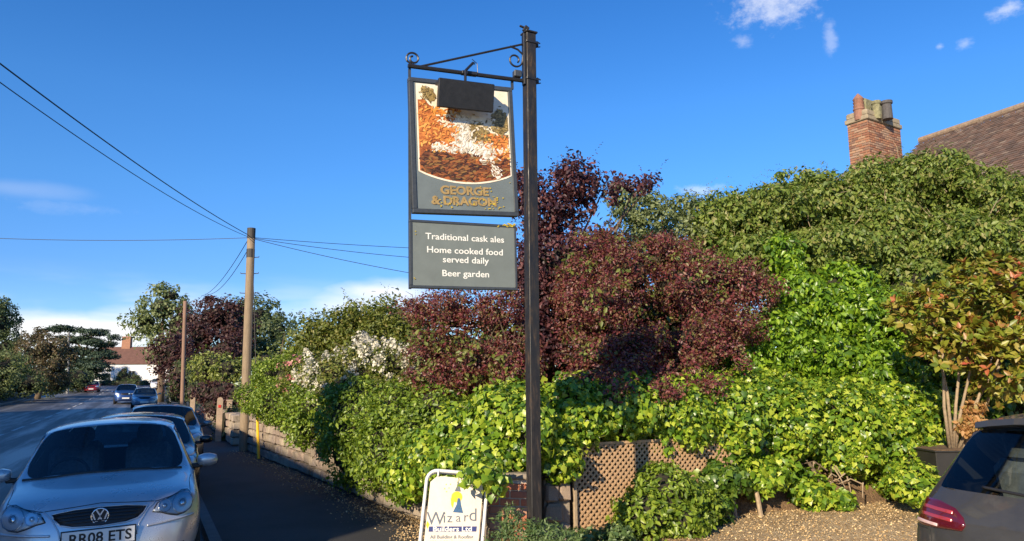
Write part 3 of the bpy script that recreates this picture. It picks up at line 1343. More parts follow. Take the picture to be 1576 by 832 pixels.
# lichen spots around the right-hand letters
bm = new()
for k in range(46):
    px, py = (rng.normal(750, 15), rng.normal(307, 10)) if k < 34 else (rng.normal(690, 10), rng.normal(314, 5))
    py = max(282, min(322, py))
    px = min(783, px)
    q = sgn(px, py)
    loc = M.inverted() @ Vector((q[0], 0, q[1]))
    r = rng.uniform(.003, .009)
    prism(bm, [(loc.x + r * math.cos(a) * rng.uniform(.6, 1.2), loc.y + r * math.sin(a) * rng.uniform(.6, 1.2)) for a in np.arange(7) * .9], M @ Matrix.Translation((0, 0, zf + .004)), .002)
tag(bm_obj('lichen_spots', bm, 'lichen', panel), kind='stuff')
# flood lamp: black hood on an arm over the top of the picture
hq = [Vector(sgn(*c, off=-.16)) for c in ((674, 122), (759, 132), (760, 171), (674, 164))]
bm = new()
cx = (hq[0].x + hq[1].x) / 2
Lh = hq[1].x - hq[0].x
zc = (hq[0].y + hq[2].y) / 2
hh = abs(hq[0].y - hq[3].y)
RS = Euler((rad(14), -SAG, 0)).to_matrix()
box(bm, (cx, -.16, zc), (Lh, .045, hh), RS, .006)
box(bm, (cx, -.125, zc + hh * .40), (Lh, .10, .03), RS, .005)
hood = bm_obj('lamp_hood', bm, 'black_paint', sign)
bm = new()
box(bm, (cx, -.128, zc - hh * .05), (Lh * .86, .012, hh * .5), RS)
bm_obj('lamp_lens', bm, 'lens_glass', hood)
a0, a1 = sgn(728, 95), sgn(703, 124, off=-.12)
bm = new()
tube(bm, [(a0[0] + .03, .06, a0[1] + .015), (a0[0], .0, a0[1] - .01), ((a0[0] + a1[0]) / 2, -.07, (a0[1] + a1[1]) / 2), (cx, -.14, zc + hh * .42)], .012, 6)
q = sgn(722, 113)
box(bm, (q[0], 0, q[1]), (.14, .05, .03), Euler((0, -SAG, 0)).to_matrix(), .004)
bm_obj('lamp_arm', bm, 'black_paint', sign)
q1, q2, q3 = sgn(727, 90), sgn(735, 97), sgn(736, 112)
bm = new()
tube(bm, [(q1[0], .01, q1[1]), (q2[0], .01, q2[1]), (q3[0], .01, q3[1])], .0035, 5)
bm_obj('lamp_cable', bm, 'black_paint', sign)
# hangers from beam down both sides
for px, pt, pb in ((632, 104, 444), (790, 118, 136)):
    a, b = sgn(px, pt), sgn(px - 1, pb)
    bm = new()
    box(bm, ((a[0] + b[0]) / 2, 0.02, (a[1] + b[1]) / 2), (.02, .02, a[1] - b[1]), Euler((0, -SAG * .6, 0)).to_matrix())
    bm_obj('hanger', bm, 'frame_grey', sign)
bm = new()
q = sgn(796, 119)
box(bm, (q[0], 0, q[1] + .03), (.07, .06, .06), None, .006)
bm_obj('junction_box', bm, 'frame_grey', sign)
# lower board
M, w, h, fr, panel, zf = board('menu_board', (630, 337), (793, 348), (795, 446), (629, 444), .022, 'frame_grey', 'sign_grey_low', .05, .012)
zf += .001
for s, px, py, sz in (('Traditional cask ales', 715.5, 367, .0735), ('Home cooked food', 715.5, 387, .0735), ('served daily', 716, 401, .0735), ('Beer garden', 716, 422, .0735)):
    q = sgn(px, py)
    loc = M.inverted() @ Vector((q[0], 0, q[1]))
    text_obj('lettering', s, sz, M @ Matrix.Translation((loc.x, loc.y, zf)), 'lettering_white', panel, .0012, bold=.0006, sx=1.13)
bm = new()
for k in range(36):
    px, py = ((rng.normal(781, 7), rng.normal(347.5, 1.6)), (rng.normal(781, 6), rng.normal(347, 1.5)), (rng.normal(637, .8), rng.uniform(345, 440)))[min(2, k // 16)]
    if px > 791 or px < 634:
        continue
    q = sgn(px, py)
    loc = M.inverted() @ Vector((q[0], 0, q[1]))
    r = rng.uniform(.003, .010) if k < 32 else .004
    prism(bm, [(loc.x + r * 1.5 * math.cos(a) * rng.uniform(.6, 1.2), loc.y + r * .8 * math.sin(a) * rng.uniform(.6, 1.2)) for a in np.arange(7) * .9], M @ Matrix.Translation((0, 0, zf)), .006)
tag(bm_obj('lichen_spots', bm, 'lichen', panel), kind='stuff')

# ================================================================== pavement board (tubular frame sign)
simple('white_tube', (0.72, 0.71, 0.68), .4, noise=.12, nscale=12)
simple('board_cream', (0.70, 0.63, 0.52), .5, noise=.10, nscale=7)
simple('print_navy', (0.02, 0.035, 0.16), .5)
simple('print_slate', (0.11, 0.13, 0.17), .5)
simple('print_blue', (0.03, 0.10, 0.22), .5, noise=.4, nscale=60)
simple('print_yellow', (0.78, 0.56, 0.02), .5)
ap = at(690, 760, 7.15)
AB = thing('pavement_sign', 'white tubular framed builders sign leaning under the ivy by the kerbside wall', 'sign', (ap.x, ap.y, gz(ap.x, ap.y)), rad(4))
AZ = AB.location.z
hgt = at(690, 727, 7.15).z - AZ
wdt = 92 * 7.15 / F
TILT = rad(5.5)    # leans over sideways a little
MA = Matrix.Rotation(rad(-7), 4, 'X') @ Matrix.Rotation(TILT, 4, 'Y') @ Matrix(((1, 0, 0, 0), (0, 0, -1, 0), (0, 1, 0, 0), (0, 0, 0, 1)))


def hoop(wd, ht, r, n=6):
    pts = [(-wd / 2, 0)]
    for cx_, a0_, a1_ in ((-wd / 2 + r, 180, 90), (wd / 2 - r, 90, 0)):
        for k in range(n + 1):
            a = rad(a0_ + (a1_ - a0_) * k / n)
            pts.append((cx_ + r * math.cos(a), ht - r + r * math.sin(a)))
    pts.append((wd / 2, 0))
    return pts


hp = hoop(wdt, hgt, .10)
bm = new()
tube(bm, [MA @ Vector((x, y, 0)) for x, y in hp], .016, 10)
bm_obj('tube_frame', bm, 'white_tube', AB)
bm = new()
MB_ = Matrix.Translation((0, .02, 0)) @ Matrix.Rotation(rad(16), 4, 'X') @ Matrix.Rotation(TILT, 4, 'Y') @ Matrix(((1, 0, 0, 0), (0, 0, -1, 0), (0, 1, 0, 0), (0, 0, 0, 1)))
MB_ = Matrix.Translation(MA @ Vector((0, hgt, -.05)) - MB_ @ Vector((0, hgt, 0))) @ MB_
tube(bm, [MB_ @ Vector((x, y, 0)) for x, y in hoop(wdt, hgt * .985, .10)], .016, 10)
bm_obj('rear_frame', bm, 'white_tube', AB)
iw = wdt - .075
bm = new()
prism(bm, [(iw / 2 * sx + 0, y) for sx, y in ((-1, .12), (1, .12), (1, hgt - .11))] + [(iw / 2 - .06, hgt - .05), (-iw / 2 + .06, hgt - .05), (-iw / 2, hgt - .11)], MA @ Matrix.Translation((0, 0, -.008)), .010)
pan = bm_obj('sign_panel', bm, 'board_cream', AB)
bm = new()
for sx in (-.32, .3):
    box(bm, MA @ Vector((sx * wdt, hgt - .02, 0)), (.016, .06, .045), MA.to_3x3(), .003)
bm_obj('clip', bm, 'white_tube', AB)


def aflat(name, poly, mat, z=.0025, t=.001):
    bm = new()
    prism(bm, poly, MA @ Matrix.Translation((0, 0, z)), t)
    return bm_obj(name, bm, mat, pan)


u = hgt
aflat('hat_print', [(-.015, u - .175), (.045, u - .175), (.018, u - .085)], 'print_slate')
aflat('moon_print', [(.012 + .052 * math.cos(a), u - .225 + .05 * math.sin(a)) for a in np.linspace(0, 2 * math.pi, 20)[:-1]], 'print_yellow', .0028)
aflat('moon_print', [(-.045, u - .235), (-.01, u - .27), (-.015, u - .33), (-.035, u - .30)], 'print_yellow', .0029)
aflat('robe_print', [(-.012, u - .365), (.085, u - .365), (.058, u - .29), (.045, u - .235), (.02, u - .235), (.018, u - .29)], 'print_blue', .0032)
for sx, sy in ((-.1, .12), (-.07, .15), (-.11, .16), (-.09, .185), (-.06, .115)):
    aflat('star_print', [(sx + (.008 if k % 2 else .0035) * math.cos(k * math.pi / 5), u - sy + (.008 if k % 2 else .0035) * math.sin(k * math.pi / 5)) for k in range(10)], 'print_yellow')
aflat('leaf_print', [(-iw / 2 + .01, u - .46), (-iw / 2 + .035, u - .49), (-iw / 2 + .02, u - .53), (-iw / 2 + .002, u - .5)], 'print_yellow')


def atext(s, size, x, y, mat, bold=0.0, sx=1.0, z=.0035):
    return text_obj('lettering', s, size, MA @ Matrix.Translation((x, y, z)) @ Matrix.Rotation(rad(4.5), 4, 'Z'), mat, pan, .0008, bold=bold, sx=sx)


for i, (ch, dx, sz, dy) in enumerate((('W', -.165, .165, -.01), ('i', -.085, .14, 0), ('z', -.035, .125, -.002), ('a', .045, .115, 0), ('r', .115, .125, .006), ('d', .18, .165, .022))):
    atext(ch, sz, dx, u - .435 + dy + .02 + dx * .08, 'print_slate', 0.0, 1.0)
aflat('band_print', [(-.22, u - .555), (.225, u - .52), (.225, u - .473), (-.22, u - .508)], 'print_navy', .0025)
atext('Builders Ltd', .062, .0, u - .515, 'lettering_white', .001, 1.22, .0042)
atext('All Building & Roofing', .042, .0, u - .585, 'print_slate', .0008, 1.08)
atext('Work Undertaken', .042, -.02, u - .635, 'print_slate', .0008, 1.08)
atext('0874', .05, .10, u - .69, 'print_slate', .001, 1.05)

# ================================================================== trellis
simple('trellis_wood', (0.45, 0.29, 0.16), .8, noise=.3, nscale=18)
TA, TB = Vector((.655, 8.36)), Vector((2.78, 9.5))
tl = (TB - TA).length
td = (TB - TA) / tl
tr_root = thing('lattice_trellis', 'weathered wooden diamond lattice trellis below the ivy', 'trellis', (TA.x, TA.y, gz(TA.x, TA.y)), math.atan2(td.y, td.x))
TH = .98
pitch = .076


def slat_mesh(L):
    b = new()
    box(b, (0, 0, 0), (L, .006, .024), None, 0)
    me = bpy.data.meshes.new('slat')
    b.to_mesh(me)
    b.free()
    me.materials.append(MATS['trellis_wood'])
    return me


cache = {}
tl2 = 2.28     # the boarded part of the lattice; beyond it only broken pieces remain
for sgn_, yy in ((1, -.004), (-1, .004)):
    k = -TH
    while k < tl2:
        # 45 degree line x = k + t (or mirrored), clipped to the panel
        t0, t1 = max(0, -k), min(TH, tl2 - k)
        if t1 - t0 > .06:
            xa, xb = k + t0, k + t1
            za, zb = t0, t1
            if sgn_ < 0:
                xa, xb = tl2 - xa, tl2 - xb
            L = math.hypot(xb - xa, zb - za)
            key = round(L, 2)
            if key not in cache:
                cache[key] = slat_mesh(key)
            o = bpy.data.objects.new('slat', cache[key])
            COL.objects.link(o)
            o.parent = tr_root
            o.location = ((xa + xb) / 2, yy, (za + zb) / 2 + .02)
            o.rotation_euler = (0, -sgn_ * math.pi / 4, 0)
        k += pitch
for x, hh_, lean in ((0, .78, 0), (tl2 + .02, 1.0, 0)):
    bm = new()
    box(bm, (x, -.03, hh_ / 2 - .02), (.036, .036, hh_ + .1), Matrix.Rotation(lean, 3, 'Y'), .003)
    bm_obj('batten', bm, 'pale_bark', tr_root)
bm = new()
box(bm, (tl2 / 2, -.012, TH + .03), (tl2, .01, .03), None)
bm_obj('top_batten', bm, 'trellis_wood', tr_root)
# second small broken piece of lattice
p2 = onz(1100, 800, 0)
t2 = thing('broken_lattice', 'short broken piece of lattice right of the larger trellis', 'trellis', (3.0, 9.78, .50), rad(28))
k = -.45
while k < .95:
    for sgn_ in (1, -1):
        t0, t1 = max(0, -k), min(.45, .95 - k)
        if t1 - t0 < .06:
            continue
        xa, xb = k + t0, k + t1
        if sgn_ < 0:
            xa, xb = .95 - xa, .95 - xb
        L = round((t1 - t0) * math.sqrt(2), 2)
        if L not in cache:
            cache[L] = slat_mesh(L)
        o = bpy.data.objects.new('slat', cache[L])
        COL.objects.link(o)
        o.parent = t2
        o.location = ((xa + xb) / 2, -.004 * sgn_, (t0 + t1) / 2)
        o.rotation_euler = (0, -sgn_ * math.pi / 4, 0)
    k += pitch
# rough wooden stakes in the bank
for i, (px0, py0, px1, py1, Y, lb) in enumerate(((1133, 792, 1120, 716, 9.35, 'leaning grey wooden stake at the end of the lattice'),
                                                 (1172, 785, 1160, 740, 9.45, 'short pale stake split at its top, right of the lattice'),
                                                 (1262, 735, 1245, 712, 9.9, 'dark rotten stub of a stake low in the bank'))):
    a, b = at(px0, py0 + 6, Y), at(px1, py1, Y + .05)
    t = thing('wooden_stake', lb, 'stake', a, 0, 'stakes in the bank')
    d = b - a
    bm = new()
    tube(bm, [(0, 0, -.1), d * .5, d], [.03, .028, .022], 6)
    bm_obj('shaft', bm, 'pale_bark' if i < 2 else 'bark', t)
# dry ivy stems over the bare soil
rng_ = random.Random(12)
st = thing('dry_vine', 'tangle of dry bare stems on the brown bank under the ivy', 'vine', at(1270, 750, 10.0))
bpy.context.view_layer.update()
for k in range(26):
    a = at(rng_.uniform(1190, 1330), rng_.uniform(705, 745), rng_.uniform(9.9, 10.3))
    d = Vector((rng_.uniform(-.35, .35), rng_.uniform(-.1, .05), rng_.uniform(-.3, .1)))
    bm = new()
    o = Vector(st.location)
    tube(bm, [a - o, a - o + d * .5 + Vector((0, 0, rng_.uniform(0, .08))), a - o + d], [.011, .009, .005], 5)
    bm_obj('stem', bm, 'pale_bark' if k % 3 else 'bark', st)

# ================================================================== planter by the parked car
simple('planter_black', (0.022, 0.021, 0.019), .6, noise=.3, nscale=9, bmp=.1)
pa = at(1440, 700, 9.6)
plx0, plw = pa.x, 1.25
PL = thing('planter', 'square black planter trough holding the red-tipped shrub', 'planter', (plx0 + plw / 2, 10.0, gz(plx0, 10)))
bm = new()
H1 = at(1430, 694, 9.62).z
box(bm, (0, 0, H1 * .24), (plw, .8, H1 * .48), None, .008)
box(bm, (0, 0, H1 * .75), (plw * .985, .78, H1 * .48), None, .008)
bm_obj('box_walls', bm, 'planter_black', PL)
bm = new()
box(bm, (0, 0, H1 * .5 + .003), (plw + .02, .82, .022), None, .004)
box(bm, (0, 0, H1 - .005), (plw + .02, .82, .02), None, .004)
bm_obj('rim', bm, 'planter_black', PL)
bm = new()
box(bm, (0, 0, H1 + .006), (plw - .06, .74, .012), None)
bm_obj('soil', bm, 'soil', PL)
# ================================================================== telegraph poles and wires
simple('pole_wood', (0.25, 0.19, 0.125), .85, noise=.35, nscale=7, bmp=.3, stretch=(8, 8, .5))
simple('pole_wood_red', (0.25, 0.155, 0.11), .85, noise=.3, nscale=7, bmp=.3, stretch=(8, 8, .5))
simple('pole_grey', (0.2, 0.2, 0.19), .85, noise=.3, nscale=7)
simple('wire_black', (0.012, 0.012, 0.014), .6)
simple('iron', (0.05, 0.045, 0.04), .7)
simple('yellow_plastic', (0.75, 0.45, 0.02), .5, noise=.15, nscale=10)


def pole(label, px0, py0, px1, py1, Y, r0, r1, mat, detail=False):
    a, b = at(px0, py0, Y), at(px1, py1, Y)
    a.z = gz(a.x, a.y)
    t = thing('telegraph_pole', label, 'pole', a, 0, 'wooden poles along the road')
    d = b - a
    bm = new()
    tube(bm, [(0, 0, -.3)] + [d * (k / 6) for k in range(7)], [r0] + [r0 + (r1 - r0) * k / 6 for k in range(7)], 14)
    bm_obj('shaft', bm, mat, t, smooth=True)
    if detail:
        bm = new()
        tube(bm, [d * .955, d * 1.003], [r1 * 1.05, r1 * 1.08], 14)
        bm_obj('pole_cap', bm, 'iron', t)
        bm = new()
        tube(bm, [d * .865, d * .905], [r1 * 1.07, r1 * 1.07], 14)
        bm_obj('collar', bm, 'iron', t)
        for f, s in ((.865, 1), (.79, 1), (.79, -1), (.70, 1), (.70, -1), (.6, 1)):
            bm = new()
            c = d * f
            tube(bm, [c, c + Vector((s * (r1 + .14), -.03, .01)), c + Vector((s * (r1 + .14), -.03, .04))], .012, 5)
            bm_obj('step_iron', bm, 'iron', t)
        bm = new()
        tube(bm, [d * .03 + Vector((r0 * 1.02, -.06, 0)), d * .95 + Vector((r1 * 1.02, -.05, 0))], .02, 6)
        bm_obj('cable_duct', bm, 'iron', t)
    return a, b


P1a, P1b = pole('tall weathered telegraph pole at the end of the stone wall', 375, 697, 387, 352, 20.2, .128, .105, 'pole_wood', True)
P2a, P2b = pole('thin reddish pole beside the purple trees', 281, 622, 285, 463, 36, .10, .085, 'pole_wood_red')
P3a, P3b = pole('distant grey pole in front of the cedar', 105, 590, 106, 511, 88, .16, .13, 'pole_grey')
P4a, P4b = pole('pale distant pole inside the tall light green tree', 264, 600, 265, 474, 62, .14, .12, 'pole_grey')


def wire(label, a, b, sag=0.3, r=.012):
    a, b = Vector(a), Vector(b)
    m = a
    pts = []
    for k in range(25):
        t = k / 24
        p_ = a.lerp(b, t)
        p_.z -= sag * 4 * t * (1 - t)
        pts.append(p_)
    bm = new()
    tube(bm, pts, r, 5)
    o = bm_obj('overhead_wire', bm, 'wire_black')
    tag(o, label, 'wire', 'overhead wires')
    return o


top = P1b + Vector((0, 0, -.25))
wire('thicker overhead wire rising to the upper left edge of the sky', top + Vector((-.08, -.1, .08)), at(-60, 52, 7.5), .12, .010)
wire('lower of the two overhead wires rising to the upper left', top + Vector((-.08, -.1, .02)), at(-60, 83, 7.5), .18, .007)
wire('level overhead wire running from the pole to the left edge', top + Vector((-.1, 0, .0)), at(-80, 363, 21), .1, .008)
wire('left of the pair of wires falling from the pole to the far trees', top + Vector((-.1, .05, -.05)), at(310, 455, 38), .35, .010)
wire('right of the pair of wires falling from the pole to the far trees', top + Vector((-.02, .1, -.15)), at(316, 452, 36), .45, .010)
wire('uppermost of three wires fanning from the pole towards the sign', top + Vector((.1, 0, .0)), at(760, 386, 22), .05, .008)
wire('middle of three wires fanning from the pole towards the sign', top + Vector((.1, 0, -.02)), at(760, 404, 21), .1, .008)
wire('lowest of three wires fanning from the pole towards the sign', top + Vector((.1, 0, -.04)), at(760, 440, 19), .1, .008)
# stay wire with yellow guard
g0 = onz(398, 706, gz(-6.4, 19.2))
g1 = P1a.lerp(P1b, .80)
stay = thing('stay_wire', 'stay wire with a bright yellow guard beside the telegraph pole', 'stay wire', g0)
d = g1 + Vector((.12, -.1, 0)) - g0
bm = new()
tube(bm, [(0, 0, -.05), d], .009, 5)
bm_obj('wire', bm, 'iron', stay)
bm = new()
tube(bm, [d * .0, d * .36], .035, 8)
bm_obj('guard', bm, 'yellow_plastic', stay)

# gate posts beyond the pole
simple('gate_wood', (0.36, 0.27, 0.19), .8, noise=.3, nscale=9)
simple('sign_red', (0.5, 0.03, 0.02), .5)
for px, py0, py1, wd, Y, lb, top_ in ((335, 690, 611, 8.5, 23.5, 'rounded wooden gate post with a small red disc', True), (350, 690, 616, 8, 24.5, 'pale square gate post right of the rounded one', False),
                                      (294, 668, 607, 7, 33, 'grey gate post in front of the thin reddish pole', False)):
    a = at(px, py0, Y)
    z0 = gz(a.x, a.y)
    zt_ = at(px, py1, Y).z - z0
    t = thing('gate_post', lb, 'post', (a.x, a.y, z0), rad(20), 'gate posts')
    w_ = wd * Y / F
    bm = new()
    if top_:
        prof_ = [(-w_ / 2, -.1), (w_ / 2, -.1), (w_ / 2, zt_ - w_ * .5)] + [(w_ / 2 * math.cos(a_), zt_ - w_ * .5 + w_ * .5 * math.sin(a_)) for a_ in (rad(30), rad(60), rad(90), rad(120), rad(150))] + [(-w_ / 2, zt_ - w_ * .5)]
        prism(bm, prof_, Matrix(((1, 0, 0, 0), (0, 0, -1, .06), (0, 1, 0, 0), (0, 0, 0, 1))), .12)
    else:
        box(bm, (0, 0, zt_ / 2 - .05), (w_, w_, zt_ + .1), None, .01)
        box(bm, (0, 0, zt_), (w_ * 1.2, w_ * 1.2, .05), None, .01)
    bm_obj('post', bm, 'gate_wood', t)
    if top_:
        bm = new()
        box(bm, (0, -.066, zt_ - .28), (.09, .02, .09), None, .01)
        bm_obj('disc', bm, 'sign_red', t)

# wall beyond the pole
WL2 = [Vector(xy(*v)) for v in ((15.8, 1.55), (22, 1.6), (30, 1.7))]
stone_wall('stone_wall', 'shadowed rubble wall beyond the telegraph pole', WL2, [.75 + rise(16), .8 + rise(22), .85 + rise(30)], .35, face=1, course=.2, seed=5, slen=.4)
# long garden wall on the far side of the road
WL3 = [Vector(xy(s, -13.05)) for s in (42, 60, 80, 100, 116)]
stone_wall('stone_wall', 'long garden wall under the trees across the road', WL3, [1.2 + rise(s) for s in (42, 60, 80, 100, 116)], .35, face=-1, course=.38, seed=6, slen=.9)

# ================================================================== distant white house at the end of the road
simple('render_white', (0.72, 0.72, 0.71), .85, noise=.08, nscale=1.5)
simple('roof_red', (0.14, 0.07, 0.052), .85, noise=.3, nscale=3)
simple('chimney_orange', (0.32, 0.16, 0.10), .85, noise=.25, nscale=4)
simple('dark_window', (0.02, 0.022, 0.026), .12)
simple('frame_white', (0.75, 0.75, 0.73), .5)


def gable_house(name, label, loc, rotz, L, D, eave, ridge, wallm, roofm, wins, chim, hip=0.0, wincol='dark_window'):
    t = thing(name, label, 'house', loc, rotz)
    bm = new()
    box(bm, (0, 0, eave / 2 - .3), (L, D, eave + .6))
    # gables
    for sx in (-1, 1):
        if hip == 0:
            a = [bm.verts.new(v) for v in ((sx * L / 2, -D / 2, eave), (sx * L / 2, D / 2, eave), (sx * L / 2, 0, ridge - .05))]
            bm.faces.new(a)
    bm_obj('wall', bm, wallm, t)
    bm = new()
    ov = .3
    k = (ridge - eave) / (D / 2)
    th = .12
    for dz in (0.02,):
        for sy in (-1, 1):
            v = [(-L / 2 - ov, sy * (D / 2 + ov), eave - ov * k + dz), (L / 2 + ov, sy * (D / 2 + ov), eave - ov * k + dz), (L / 2 + ov - hip, 0, ridge + dz), (-L / 2 - ov + hip, 0, ridge + dz)]
            a = [bm.verts.new(x) for x in v]
            b = [bm.verts.new((x[0], x[1], x[2] + th)) for x in v]
            bm.faces.new(a)
            bm.faces.new(b)
            for i in range(4):
                bm.faces.new((a[i], a[(i + 1) % 4], b[(i + 1) % 4], b[i]))
        if hip > 0:
            for sx in (-1, 1):
                v = [(sx * (L / 2 + ov), -D / 2 - ov, eave - ov * k + dz), (sx * (L / 2 + ov), D / 2 + ov, eave - ov * k + dz), (sx * (L / 2 + ov - hip), 0, ridge + dz + th)]
                bm.faces.new([bm.verts.new(x) for x in v])
    roof = bm_obj('roof', bm, roofm, t)
    for cx_, cy_, w_, d_, z0, z1, pots in chim:
        bm = new()
        box(bm, (cx_, cy_, (z0 + z1) / 2), (w_, d_, z1 - z0), None, .01)
        box(bm, (cx_, cy_, z1 - .12), (w_ + .1, d_ + .1, .12), None, .01)
        ch = bm_obj('chimney', bm, 'chimney_orange', roof)
        for i in range(pots):
            pass
        bm = new()
        for i in range(pots):
            lathe(bm, [(.11, 0), (.10, .3), (.13, .34), (.13, .4)], (cx_ - (pots - 1) * .15 + i * .3, cy_, z1 - .02), 10)
        bm_obj('chimney_pots', bm, 'roof_red', roof)
    for x, z, w_, h_ in wins:
        bm = new()
        box(bm, (x, -D / 2 - .02, z), (w_ + .16, .08, h_ + .16), None)
        f_ = bm_obj('window', bm, 'frame_white', t)
        bm = new()
        box(bm, (x - w_ / 4, -D / 2 - .064, z), (w_ / 2 - .05, .01, h_), None)
        bm_obj('pane', bm, wincol, f_)
        bm = new()
        box(bm, (x + w_ / 4, -D / 2 - .064, z), (w_ / 2 - .05, .01, h_), None)
        bm_obj('pane', bm, wincol, f_)
    return t


hc = at(205, 583, 132)
hzz = gz(hc.x, hc.y)
HS = 132 / F
eave_h = at(205, 558, 132).z - hzz
ridge_h = at(205, 534, 134).z - hzz
gable_house('white_house', 'white cottage with a red tiled roof at the end of the road', (hc.x, hc.y + 3.4, hzz), rad(4), 15.5, 7.0, eave_h, ridge_h, 'render_white', 'roof_red',
            [(-4.6, 1.0, 1.2, 1.1), (4.8, 1.1, 1.1, 1.0), (5.9, 1.1, .5, 1.0), (-.5, 1.6, 1.1, 1.1)], [(-3.2, 0, 1.5, .9, ridge_h - .6, ridge_h + 2.0, 2)])
bm = new()
# low hedge bank in front of the cottage is planted with the vegetation below

# ================================================================== houses across the road (out of frame, they shade the street)
simple('brick_far', (0.32, 0.15, 0.10), .9, noise=.25, nscale=3)
simple('slate', (0.08, 0.085, 0.095), .7, noise=.3, nscale=3)


def street_house(label, s0, s1, eave, ridge, chims, wallm, roofm, depth=8.0, q=-14.2):
    x, y = xy((s0 + s1) / 2, q - depth / 2)
    return gable_house('street_house', label, (x, y, -.3), rad(26) + math.pi / 2, s1 - s0, depth, eave, ridge, wallm, roofm,
                       [(-(s1 - s0) / 2 + 2 + i * 3.2, z, 1.1, 1.4) for i in range(int((s1 - s0 - 2) / 3.2)) for z in (1.6, eave - 1.3)], chims)


street_house('brick house across the road nearest the car park', -10.0, 1.0, 8.5, 10.6, [(-5.1, -1.0, .6, .8, 8.5, 11.7, 2)], 'brick_far', 'slate')
street_house('rendered house across the road beside the brick one', 1.8, 17, 8.2, 10.4, [(6.0, 0, .75, 1.0, 9.8, 11.8, 3)], 'render_white', 'roof_red')
street_house('long brick house across the road, farthest along the row', 17.8, 40, 8.4, 10.6, [(7.0, 0, .75, 1.0, 9.8, 11.8, 2)], 'brick_far', 'roof_red')
# ================================================================== neighbour's house behind the hedge: chimney stack and tiled roof
obj_random('stack_brick', [(0.30, 0.13, 0.075), (0.38, 0.18, 0.10), (0.25, 0.11, 0.07), (0.42, 0.25, 0.15), (0.36, 0.24, 0.17), (0.18, 0.09, 0.065)], .9, 40, .3, .4)
simple('stack_cement', (0.3, 0.25, 0.17), .95, noise=.35, nscale=9, bmp=.5)
simple('moss_cement', (0.22, 0.21, 0.12), .95, noise=.5, nscale=11, bmp=.5)
simple('pot_red', (0.27, 0.135, 0.09), .8, noise=.25, nscale=14)
simple('pot_dark', (0.08, 0.075, 0.075), .8, noise=.3, nscale=14)
SB = brick_mesh('stack_brick')
YH = 21.0
# stack: seen corner-on, left face narrow
cl, cm, cr_ = at(1308, 250, YH), at(1340, 250, YH), at(1390, 250, YH)
ztop_ = at(1345, 182, YH).z
zlow = at(1345, 300, YH).z
span = cr_.x - cl.x
# the two visible faces: widths a (left) and b (right) with rotation
ang = rad(33)
t_l, t_r = cl.x / YH, cr_.x / YH
a_ = (cm.x - t_l * YH) / (math.sin(ang) + t_l * math.cos(ang))
b_ = (t_r * YH - cm.x) / (math.cos(ang) - t_r * math.sin(ang))
hroot = thing('tiled_house', 'neighbouring house showing its brick chimney stack and brown tiled roof above the hedge', 'house', (cm.x + 4, YH + 2, 0))
o = Vector(hroot.location)
bpy.context.view_layer.update()
# centre of the stack
ux = Vector((math.cos(ang), math.sin(ang), 0))
uy = Vector((-math.sin(ang), math.cos(ang), 0))
front = Vector((cm.x, YH, 0))
cen = front + ux * b_ / 2 + uy * a_ / 2
chim = bpy.data.objects.new('chimney', None)
COL.objects.link(chim)
chim.parent = hroot
chim.location = Vector((cen.x, cen.y, zlow - 2.2)) - o
brick_box(chim, (0, 0, 0), (b_, a_, ztop_ - zlow + 2.2), ang, SB, sides=(0, 3), mortar='stack_cement', proud=.012)
R = Matrix.Rotation(ang, 3, 'Z')
zt2 = ztop_ - (zlow - 2.2)
bm = new()
box(bm, (0, 0, zt2 + .06), (b_ + .1, a_ + .1, .14), R, .02)
box(bm, (0, 0, zt2 + .22), (b_ + .04, a_ + .04, .2), R, .04)
bm_obj('corbel', bm, 'stack_cement', chim)
bm = new()
box(bm, (-.02, .05, zt2 + .55), (b_ * .62, a_ * .5, .5), R, .03)
bm_obj('flaunching', bm, 'moss_cement', chim)


def potpos(px):
    return at(px, 180, YH + .25) - Vector((cen.x, cen.y, zlow - 2.2))


q = potpos(1323)
ph = at(1323, 139, YH).z - (zlow - 2.2)
bm = new()
lathe(bm, [(.15, 0), (.15, .3), (.17, .32), (.17, .36), (.14, .38), (.16, .46), (.13, .48), (.16, .56), (.13, .58), (.16, .66), (.12, .72), (.05, .80), (.02, .84)], (q.x, q.y, ph - .84), 14)
bm_obj('chimney_pot', bm, 'pot_red', chim, smooth=False)
for px, py, m_, r_ in ((1366, 151, 'pot_dark', .15), (1350, 151, 'moss_cement', .12)):
    q = potpos(px)
    ph = at(px, py, YH).z - (zlow - 2.2)
    bm = new()
    lathe(bm, [(r_, 0), (r_ * .92, .45), (r_ * 1.15, .48), (r_ * 1.15, .56), (r_ * .8, .56), (r_ * .75, .5)], (q.x, q.y, ph - .56), 14)
    bm_obj('chimney_pot', bm, m_, chim)

# roof slope: ridge runs from beside the stack up the picture to the right (towards the viewer)
ra = at(1418, 216, YH + .6)
rz = ra.z
rb = onz(1576, 163, rz)
dirr = Vector((rb.x - ra.x, rb.y - ra.y, 0))
Lr = dirr.length + 4.0
dirr.normalize()
nrm = Vector((dirr.y, -dirr.x, 0))
if nrm.y > 0:
    nrm = -nrm
nrm = Vector((-abs(nrm.x), nrm.y, 0)) if nrm.x > 0 and False else nrm
pitch_ = rad(42)
down = nrm * math.cos(pitch_) - Vector((0, 0, 1)) * math.sin(pitch_)
up_ = nrm * math.sin(pitch_) + Vector((0, 0, 1)) * math.cos(pitch_)
obj_random('tile_dummy', [(0.2, 0.1, 0.06), (0.2, 0.1, 0.06)])
leaf_mat('roof_tiles', [(0.085, 0.06, 0.048), (0.13, 0.082, 0.06), (0.17, 0.105, 0.075), (0.11, 0.08, 0.065), (0.24, 0.18, 0.135)], .85, 0.0)
bm = new()
rr = random.Random(3)
TW, TG, TT = .17, .11, .014
ncol, nrow = int(Lr / TW), 46
